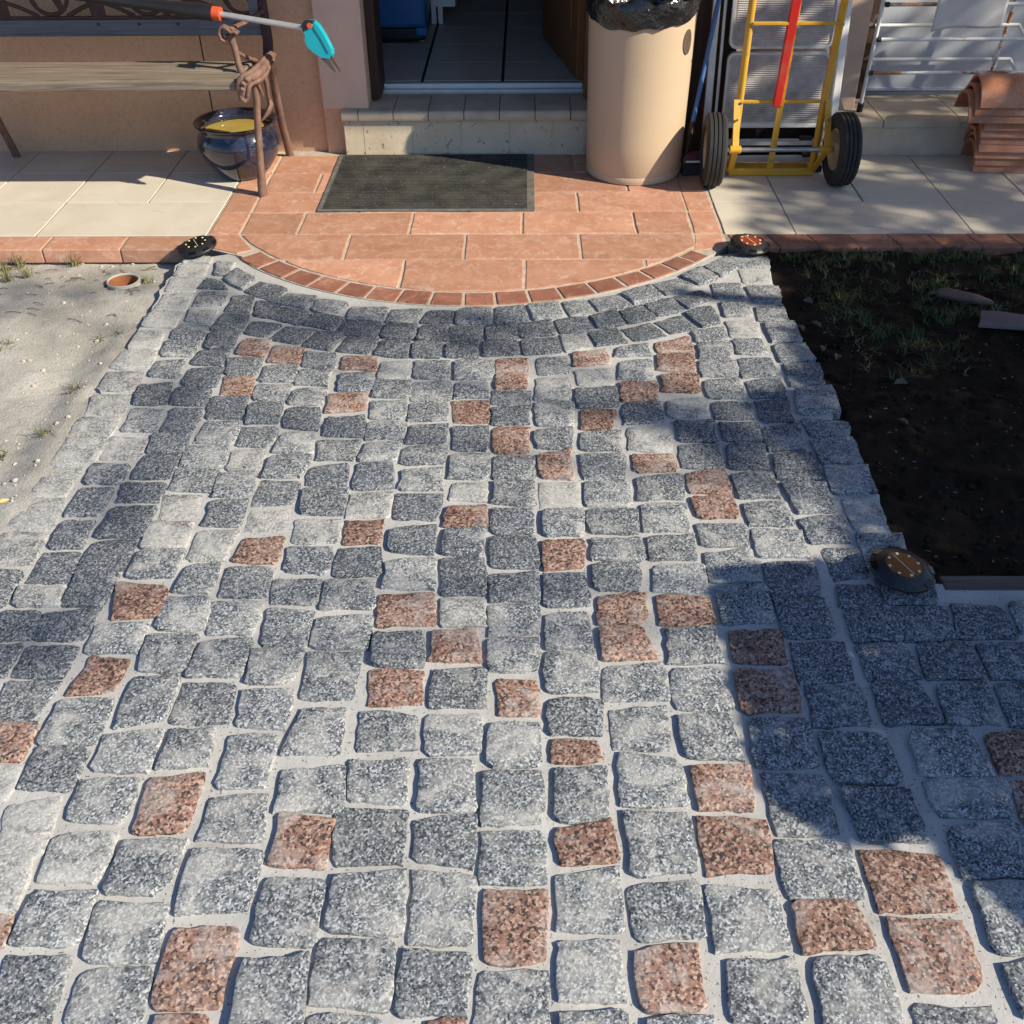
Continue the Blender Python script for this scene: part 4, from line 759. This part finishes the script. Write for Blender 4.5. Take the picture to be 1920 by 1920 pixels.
# ---------------------------------------------------------------- stack of canal roof tiles
ORD = ['topmost', 'second from top', 'third from top', 'fourth from top', 'fifth from top', 'sixth from top', 'seventh from top', 'eighth from top', 'ninth from top', 'lowest']
def barrel(x0, yc, zb, rx, rz, ln, yaw, th=.013):
    n = 14; V = []; F = []
    for s_, (L_, k) in enumerate(((0, 1.0), (ln, .88))):
        for dr in (0, -th):
            for i in range(n+1):
                a = R(30+120*i/n); V.append((L_, (rx*k+dr)*math.cos(a)/.866, (rz*k+dr)*(math.sin(a)-.5)/.5+dr*0))
    m_ = n+1
    for i in range(n):
        F += [(i, i+1, 2*m_+i+1, 2*m_+i), (m_+i+1, m_+i, 3*m_+i, 3*m_+i+1), (i+1, i, m_+i, m_+i+1), (2*m_+i, 2*m_+i+1, 3*m_+i+1, 3*m_+i)]
    F += [(0, 2*m_, 3*m_, m_), (n, m_+n, 3*m_+n, 2*m_+n)]
    M_ = Matrix.Translation((x0, yc, zb)) @ Matrix.Rotation(yaw, 4, 'Z')
    return MB().add([M_ @ Vector(v) for v in V], F)
zs = [.002+.0285*k for k in range(7)]+[.206+.0285*k for k in range(3)]
for k, z in enumerate(zs):
    up = k >= 7; i = len(zs)-1-k
    o = barrel((1.872-.0 + random.uniform(-.006, .006)) if not up else 1.792+.020*(k-7)+random.uniform(-.003, .003), 4.445+random.uniform(-.006, .006)-(.008 if up else 0), z, .115, .102-.004*(k % 3), .45, R(-6 if not up else -4), .013).build('roof_tile', M['rooftile'], smooth=40)
    tag(o, f'{ORD[i]} of the curved clay roof tiles piled on the terrace by the step', 'roof tile', 'curved clay roof tiles in a pile')

# ---------------------------------------------------------------- solar ground lights
def solar(c, tilt, cell, label, yaw=0):
    t = thing('solar_light', c, label, 'solar light', 'solar disc lights round the path')
    Mx = Matrix.Translation(c) @ tilt @ Matrix.Rotation(yaw, 4, 'Z') @ Matrix.Diagonal((1.12, 1.12, .86, 1))
    ob = [MB().lathe([(0, -.012), (.050, -.012), (.063, -.006), (.0645, .0), (.063, .004), (.050, .012), (.042, .017), (.0375, .0185), (.0370, .0165), (0, .0165)], (0, 0, 0), 40).build('housing', M['blackpl'], t, smooth=40)]
    ob.append(MB().lathe([(.0365, .0172), (.0, .0172)], (0, 0, 0), 32).build('solar_cell', M[cell], t))
    for k in range(8):
        a = R(45*k+12); ob.append(MB().bx(-.0027, .0027, -.0027, .0027, .0172, .0195).build('led', M['led'], t, bevel=.0006)); ob[-1].data.transform(Matrix.Translation((.031*math.cos(a), .031*math.sin(a), 0)) @ Matrix.Rotation(a, 4, 'Z'))
        if k % 1 == 0:
            a2 = R(45*k); rm = MB().bx(.047, .059, -.011, .011, .006, .0105).build('housing_window', M['solardark'], ob[0]); rm.data.transform(Matrix.Rotation(a2, 4, 'Z') @ Matrix.Rotation(R(26), 4, 'Y') @ Matrix.Translation((-.0046, 0, .0228))); ob.append(rm)
    ob.append(MB().bx(-.0007, .0007, -.03, .03, .0173, .0177).build('cell_line', M['led'], ob[1])); ob[-1].data.transform(Matrix.Rotation(R(28), 4, 'Z'))
    ob.append(MB().tube([(0, 0, -.07), (0, 0, -.01)], [.004, .012], 10).build('spike', M['blackpl'], t))
    for o in ob: o.data.transform(Mx)
    return t
solar(Vector((-1.180, 3.545, .024)), Matrix.Rotation(R(-8), 4, 'Y') @ Matrix.Rotation(R(5), 4, 'X'), 'solardark', 'black solar disc light tilted at the sunny end of the terracotta edge')
solar(Vector((.800, 3.545, .026)), Matrix.Rotation(R(6), 4, 'Y') @ Matrix.Rotation(R(4), 4, 'X'), 'solarred', 'black solar disc light with a reddish cell between the path and the grass')
solar(Vector((.838, 1.775, .022)), Matrix.Rotation(R(6), 4, 'Y') @ Matrix.Rotation(R(3), 4, 'X'), 'solar', 'black solar disc light with a bronze cell at the corner of the soil bed')

# ---------------------------------------------------------------- small things
t = MB().lathe([(.050, -.10), (.050, -.022), (.054, -.019), (.0565, -.021), (.0565, -.10)], (-1.401, 3.361, 0), 32).build('drain_pipe', M['pvc'], smooth=40)
tag(t, 'open drain pipe end sunk in the sandy ground left of the path', 'drain pipe')
MB().lathe([(.0, -.115), (.0495, -.115)], (-1.401, 3.361, 0), 24).build('pipe_bottom', M['clay'], t); MB().lathe([(.0495, -.115), (.0495, -.024)], (-1.401, 3.361, 0), 32).build('pipe_lining', M['clay'], t, smooth=40)
cs = thing('suitcase', (-.64, 5.7, .22), 'blue and black wheeled suitcase standing inside the doorway', 'suitcase')
MB().bx(-.93, -.500, 5.545, 5.85, .238, .295).build('case_base', M['blackpl'], cs, bevel=.012)
MB().bx(-.93, -.490, 5.535, 5.86, .296, .62).build('case_body', M['bluecase'], cs, bevel=.02)
MB().bx(-.545, -.487, 5.532, 5.60, .262, .30).build('corner_guard', M['bluecase'], cs, bevel=.008)
for x, y in ((-.52, 5.60), (-.90, 5.60), (-.52, 5.80), (-.90, 5.80)): MB().lathe([(0, -.012), (.018, -.012), (.018, .012), (0, .012)], (x, y, .239), 16, 'x').build('castor', M['pvc'], cs, smooth=40)
cb = thing('plastic_drawers', (-.40, 6.1, .22), 'white plastic drawer unit standing behind the blue suitcase indoors', 'drawer unit')
MB().bx(-.50, -.37, 5.98, 6.3, .30, .75).build('drawer', M['white'], cb, bevel=.005)
for x in (-.485, -.45): MB().bx(x-.012, x+.012, 5.97, 5.99, .2208, .31).build('leg', M['white'], cb)
MB().bx(-.51, -.36, 5.96, 6.32, .751, .77).build('top', M['white'], cb)
MB().bx(.930, 2.6, 1.738, 1.786, -.06, -.004).build('edging_board', M['board'], bevel=.004); tag(bpy.data.objects['edging_board'], 'long dark wooden board edging the soil bed along the path', 'board')
c = G(1805, 562, -.03); a = R(-30)
o = MB().tube([(c.x-.075, c.y+.030, c.z+.012), (c.x-.055, c.y+.022, c.z+.014), (c.x+.03, c.y-.022, c.z+.012), (c.x+.07, c.y-.042, c.z+.010), (c.x+.082, c.y-.048, c.z+.009)], [.014, .019, .018, .011, .008], 12).build('pipe_shard', M['maroon'], smooth=50)
o.data.materials[0] = plain('brown_clay_shard', (.17,.095,.075), .8, var=.25, scale=30); tag(o, 'tapered brown clay shard lying in the shaded grass', 'clay shard')
o = MB().slab([Vector((1.445, 3.00)), (1.50, 2.985), (1.66, 2.985), (1.66, 3.07), (1.58, 3.075), (1.53, 3.10), (1.47, 3.095)][0:0]+[Vector(p) for p in ((1.435, 3.0), (1.66, 2.965), (1.68, 3.06), (1.60, 3.065), (1.53, 3.09), (1.475, 3.095), (1.455, 3.04))], -.008, .012, .002, 0, 0).build('slate_piece', M['slate'], smooth=40)
tag(o, 'flat broken piece of purplish slate lying on the dark soil', 'slate piece')
def leafmesh(mb, c, L_, W_, yaw, tilt, curl=.25):
    Q = Matrix.Translation(c) @ Matrix.Rotation(yaw, 4, 'Z') @ Matrix.Rotation(tilt, 4, 'X')
    pts = [(-L_/2, 0, 0), (-L_*.2, W_/2, W_*curl), (L_*.25, W_*.38, W_*curl), (L_/2, 0, .0), (L_*.25, -W_*.38, W_*curl), (-L_*.2, -W_/2, W_*curl), (0, 0, 0)]
    mb.add([Q @ Vector(p) for p in pts], [(0, 6, 1), (1, 6, 2), (2, 6, 3), (3, 6, 4), (4, 6, 5), (5, 6, 0)])
mb = MB(); c = G(9, 943, -.012); leafmesh(mb, c+Vector((0, 0, .004)), .032, .019, .2, .1, .15); tag(mb.build('fallen_leaf', M['yleaf']), 'small pale yellow leaf lying on the sand at the path edge', 'leaf')
# dry leaves one can pick out on the soil
DL = [(1528, 610, .05, 'lying against the path edge stones'), (1500, 615, .045, 'tucked upright against the stone edge'), (1665, 505, .05, 'star shaped, in the grass'), (1608, 478, .035, 'near the terrace edge'), (1692, 718+73, .04, 'alone on the bare soil'), (1540, 650, .04, 'lying on the soil below the first ones'), (1690, 715, .045, 'curled on the dark bare soil'), (1572, 662, .04, 'beside the bed edge stones'), (1515, 565, .04, 'flat near the upper path edge'), (1752, 555, .04, 'next to the clay shard')]
WD = ['curled greyish dry leaf', 'upright pale dry leaf', 'star shaped grey dry leaf', 'small pale grey dry leaf', 'narrow dry leaf', 'dull brown dry leaf', 'white edged dry leaf', 'flat brown dry leaf', 'thin folded dry leaf', 'broad grey dry leaf']
for (px, py, L_, wh), wd in zip(DL, WD):
    c = G(px, py, -.03); c.z = soil_z(c.x, c.y)+.008; mb = MB(); leafmesh(mb, c, L_, L_*.6, random.uniform(0, 6), random.uniform(-.5, .5), .35)
    tag(mb.build('dry_leaf', M['dryleaf']), f'{wd} {wh}' if not wh.startswith('star') else f'{wd} in the grass', 'leaf', 'dry leaves on the soil')
# litter too small to count
mb = MB()
for _ in range(300):
    x, y = random.uniform(.93, 2.0), random.uniform(1.83, 3.55)
    leafmesh(mb, (x, y, soil_z(x, y)+.004), random.uniform(.005, .017), random.uniform(.003, .008), random.uniform(0, 6), random.uniform(-.5, .5))
mb.build('leaf_litter', M['dryleaf'], kind='stuff')
mb = MB()
for _ in range(900):
    x, y = random.uniform(.90, 2.2), random.uniform(1.83, 3.5); r_ = random.uniform(.004, .013); n_ = 6
    c = Vector((x, y, soil_z(x, y)+r_*.2)); V = [c+Vector((0, 0, r_*.8))]
    for zz, rr in ((.4, .8), (-.3, 1.0)): V += [c+Vector((math.cos(k*1.047)*r_*rr*random.uniform(.7, 1.3), math.sin(k*1.047)*r_*rr*random.uniform(.7, 1.3), r_*zz)) for k in range(n_)]
    mb.add(V, [(0, 1+k, 1+(k+1) % n_) for k in range(n_)]+[(1+k, 7+k, 7+(k+1) % n_, 1+(k+1) % n_) for k in range(n_)])
mb.build('soil_clods', M['soil'], kind='stuff')
def tuft(mb, x, y, z, n, h, spread):
    for _ in range(n):
        a = random.uniform(0, 6.28); L_ = h*random.uniform(.5, 1.15); lean = random.uniform(.2, 1.0)*spread; wv = random.uniform(.0012, .0024)
        bx, by = x+random.gauss(0, spread*.18), y+random.gauss(0, spread*.18); dx, dy = math.cos(a), math.sin(a); V = []
        for k in range(4):
            t_ = k/3; r_ = lean*t_**1.6; zz = L_*(t_-.35*t_*t_*lean/spread*.9); ww = wv*(1-t_*.9)
            V += [(bx+dx*r_-dy*ww, by+dy*r_+dx*ww, z+zz), (bx+dx*r_+dy*ww, by+dy*r_-dx*ww, z+zz)]
        mb.add(V, [(0,1,3,2),(2,3,5,4),(4,5,7,6)])
g1, g2 = MB(), MB()
for _ in range(330):
    x, y = random.uniform(.92, 2.1), 3.57-abs(random.gauss(0, .2)); k = mn.noise((x*4, y*4, 1))
    if k > -.15: tuft(g1 if random.random() < .8 else g2, x, y, soil_z(x, y), random.randint(5, 12), random.uniform(.014, .042), .04)
for px, py in ((1610, 600), (1640, 610), (1585, 590), (1690, 615), (1670, 640), (1700, 640), (1780, 660), (1730, 690), (1560, 560), (1650, 560), (1830, 600), (1760, 600), (1600, 620), (1820, 500), (1770, 480), (1880, 520), (1720, 500), (1690, 470), (1800, 600), (1760, 560), (1880, 470), (1640, 520)):
    c = G(px, py, -.04)
    for _ in range(5):
        x, y = c.x+random.gauss(0, .035), c.y+random.gauss(0, .03)
        if x > .95: tuft(g1, x, y, soil_z(x, y), 9, random.uniform(.02, .05), .05)
for _ in range(260):
    x, y = random.uniform(.95, 2.1), random.uniform(2.75, 3.5)
    if mn.noise((x*3.3, y*3.3, 7)) > -.1: tuft(g1 if random.random() < .75 else g2, x, y, soil_z(x, y), random.randint(4, 9), random.uniform(.012, .035), .045)
for px, py in ((20, 480), (10, 500), (35, 490), (150, 480), (165, 475), (140, 490), (15, 530), (50, 520)):
    c = G(px, py, -.04); tuft(g2, c.x, c.y, sand_z(c.x, c.y), 26, .07, .05); tuft(g1, c.x, c.y, sand_z(c.x, c.y), 6, .05, .05)
for px, py in ((190, 640), (15, 650), (5, 660), (145, 735), (135, 742), (90, 825), (82, 818), (5, 860), (225, 630), (278, 528), (270, 522)):
    c = G(px, py, -.03); k_ = random.uniform(.5, 1.2); tuft(g1, c.x, c.y, sand_z(c.x, c.y), int(7*k_)+1, .03*k_, .05*k_); tuft(g2, c.x, c.y, sand_z(c.x, c.y), int(8*k_), .03*k_, .05)
g1.build('grass', M['grass'], kind='stuff'); g2.build('dry_grass', M['drygrass'], kind='stuff')
mb = MB()
for k in range(60):
    c = G(random.uniform(-20, 330), 470+abs(random.gauss(0, 70)), -.03); 
    if c.x > -1.3: continue
    a = random.uniform(0, 6.28); L_ = random.uniform(.012, .06); z = sand_z(c.x, c.y)+.003; 
    mb.tube([(c.x, c.y, z), (c.x+L_*.5*math.cos(a), c.y+L_*.5*math.sin(a), z+.004), (c.x+L_*math.cos(a+.05), c.y+L_*math.sin(a+.05), z+.002)], .0011, 5, cap=False)
pb = MB()
for k in range(420):
    c = G(random.uniform(-30, 330), random.uniform(480, 960), -.03)
    if c.x > -1.27: continue
    r_ = random.uniform(.0015, .0045) if random.random() < .9 else random.uniform(.005, .009); z = sand_z(c.x, c.y); n_ = 6
    V = [(c.x, c.y, z+r_*.8)]
    for zz, rr in ((.4, .8), (-.3, 1.0)): V += [(c.x+math.cos(q*1.047)*r_*rr*random.uniform(.7, 1.3), c.y+math.sin(q*1.047)*r_*rr*random.uniform(.7, 1.3), z+r_*zz) for q in range(n_)]
    pb.add(V, [(0, 1+q, 1+(q+1) % n_) for q in range(n_)]+[(1+q, 7+q, 7+(q+1) % n_, 1+(q+1) % n_) for q in range(n_)])
pb.build('pebbles', M['mortar'], kind='stuff')
mb.build('twigs', M['twig'], kind='stuff')

# ---------------------------------------------------------------- unseen foliage added out of view, crowns shaped to the shade wanted
def inpoly(x, y, P):
    c = False; j = len(P)-1
    for i in range(len(P)):
        if (P[i][1] > y) != (P[j][1] > y) and x < (P[j][0]-P[i][0])*(y-P[i][1])/(P[j][1]-P[i][1])+P[i][0]: c = not c
        j = i
    return c
def crown(P, n, h0, h1, size, seed, holes=0.0, hs=6.0):  # each leaf sits up the sun ray from a point in the shade outline
    rnd = random.Random(seed); mb = MB(); xs_ = [p[0] for p in P]; ys_ = [p[1] for p in P]; k = 0; tries = 0
    while k < n and tries < n*12:
        tries += 1; gx, gy = rnd.uniform(min(xs_), max(xs_)), rnd.uniform(min(ys_), max(ys_))
        if not inpoly(gx, gy, P): continue
        if holes and mn.noise((gx*hs, gy*hs, seed)) > holes: continue
        z = rnd.uniform(h0, h1); t_ = z/SDIR.z; c = Vector((gx, gy, 0))+SDIR*t_
        u, v = PR(c)
        if -120 < u < 2040 and -150 < v < 2100: continue
        L_ = size*rnd.uniform(.7, 1.3); Q = Matrix.Rotation(rnd.uniform(0, 6.3), 3, 'Z') @ Matrix.Rotation(rnd.gauss(0, .7), 3, 'X') @ Matrix.Rotation(rnd.gauss(0, .5), 3, 'Y')
        mb.add([c+Q @ Vector(p) for p in ((-L_, 0, 0), (-L_*.1, -L_*.5, 0), (L_, 0, 0), (-L_*.1, L_*.5, 0))], [(0, 1, 2, 3)]); k += 1
    return mb
def tree(name, base, top, r0, P, n, h0, h1, size, seed, label, holes=0.0, hs=6.0):
    t = thing(name, base, label, 'tree', 'unseen foliage added for shade')
    b, c = Vector(base), Vector(top)
    tr = MB().tube([b, b.lerp(c, .3)+Vector((.05, .03, 0)), b.lerp(c, .65)+Vector((-.03, .02, 0)), c], [r0, r0*.8, r0*.6, r0*.3], 12).build('trunk', M['bark'], t, smooth=60)
    cm = crown(P, n, h0, h1, size, seed, holes, hs); co_ = cm.build('crown', M['leaf'], t)
    rnd = random.Random(seed); lm = MB()
    for _ in range(9):
        q = Vector(cm.v[rnd.randrange(len(cm.v))]); s0 = b.lerp(c, rnd.uniform(.55, .95)); lm.tube([s0, s0.lerp(q, .5)+Vector((0, 0, .1)), q], [r0*.35, r0*.2, r0*.06], 7)
    lm.build('limb', M['bark'], t, smooth=60)
S1 = [(.90, 3.62), (.83, 3.52), (.90, 3.42), (.93, 3.30), (.86, 3.22), (.88, 3.05), (.80, 2.92), (.82, 2.75), (.72, 2.60), (.60, 2.55), (.66, 2.42), (.70, 2.25), (.76, 2.10), (.74, 1.95), (.80, 1.80), (3.2, 1.80), (3.4, 3.62)]
tree('bed_shade_tree', (5.6, 1.9, -.1), (4.6, 1.4, 3.0), .12, S1, 15000, 1.7, 3.0, .036, 3, 'unseen leafy tree added to shade the soil bed')  # tree put in out of view to darken the bed, leaves following its outline
S5 = [(.99, 5.5), (.97, 4.9), (.95, 4.5), (.90, 4.25), (.80, 4.16), (.87, 4.12), (.83, 4.03), (.87, 3.93), (.81, 3.85), (.84, 3.72), (.90, 3.60), (3.4, 3.60), (3.4, 5.5)]
tree('terrace_shade_tree', (7.4, 1.5, -.1), (6.9, 1.6, 4.6), .14, S5, 4600, 3.2, 4.6, .045, 11, 'unseen airy tree added for broken shade on the right terrace')  # airy crown added out of view for broken shade on the tiles
S2 = [(.425, 1.800), (.80, 1.83), (3.0, 1.85), (3.0, .5), (.86, .4), (.84, .72), (.80, .92), (.745, 1.03), (.70, 1.10), (.60, 1.075), (.53, 1.09), (.46, 1.15), (.435, 1.22), (.43, 1.40), (.42, 1.60)]
tree('path_shade_foliage', (2.7, .8, -.1), (2.3, .85, 1.3), .05, S2, 25000, .85, 1.35, .028, 5, 'unseen dense foliage added to cast the sharp shade on the path')  # invented foliage, cut to the sharp shade edge on the cobbles

S3 = [(.05, 4.70), (.35, 4.58), (.60, 4.52), (.92, 4.50), (1.0, 5.1), (.05, 5.1)]
tree('ladder_shade_foliage', (4.2, 2.9, -.1), (3.6, 3.2, 3.2), .09, S3, 1500, 1.9, 3.0, .034, 8, 'unseen sparse foliage added to dapple the ladder', .06, 7.0)  # unseen leaves added to break up the sun on the ladder treads

def px(*L): return [tuple(G(*p)[:2]) for p in L]
tt = (8.6, -1.2, -.1)
S4 = px((330, 560), (400, 500), (520, 545), (700, 575), (1000, 590), (1180, 570), (1180, 620), (1000, 650), (700, 660), (450, 640), (400, 700), (330, 860), (240, 1060), (110, 1260), (-60, 1270), (140, 1000), (290, 760))
S6 = px((760, 880), (1000, 1010), (1060, 1060), (1000, 1110), (860, 1080), (640, 1060), (520, 1000), (620, 900))
S7 = px((1150, 740), (1260, 750), (1420, 800), (1420, 900), (1330, 870), (1230, 800))
S8 = px((-300, 610), (-20, 590), (160, 560), (330, 530), (360, 505), (300, 488), (120, 512), (-20, 520), (-300, 520))
t = thing('high_shade_tree', tt, 'unseen tall sparse tree added for soft shade across the path', 'tree', 'unseen foliage added for shade')  # added high above the view for blurred shade on the paving
MB().tube([tt, (8.5, -1.15, 2), (8.55, -1.1, 4.4)], [.14, .11, .07], 12).build('trunk', M['bark'], t, smooth=60)
cm = MB()
for P_, n_, sd in ((S4, 230, 21), (S7, 80, 23), (S8, 90, 24)):
    k_ = crown(P_, n_, 5.6, 7.0, .045, sd, .25, 4.0); cm.add(k_.v, k_.f)
cm.build('crown', M['leaf'], t)
lm = MB(); rnd = random.Random(4)
for _ in range(8):
    q = Vector(cm.v[rnd.randrange(len(cm.v))]); lm.tube([(8.55, -1.1, 4.35), Vector((8.55, -1.1, 4.35)).lerp(q, .5)+Vector((0, 0, .2)), q], [.03, .016, .006], 7)
lm.build('limb', M['bark'], t, smooth=60)
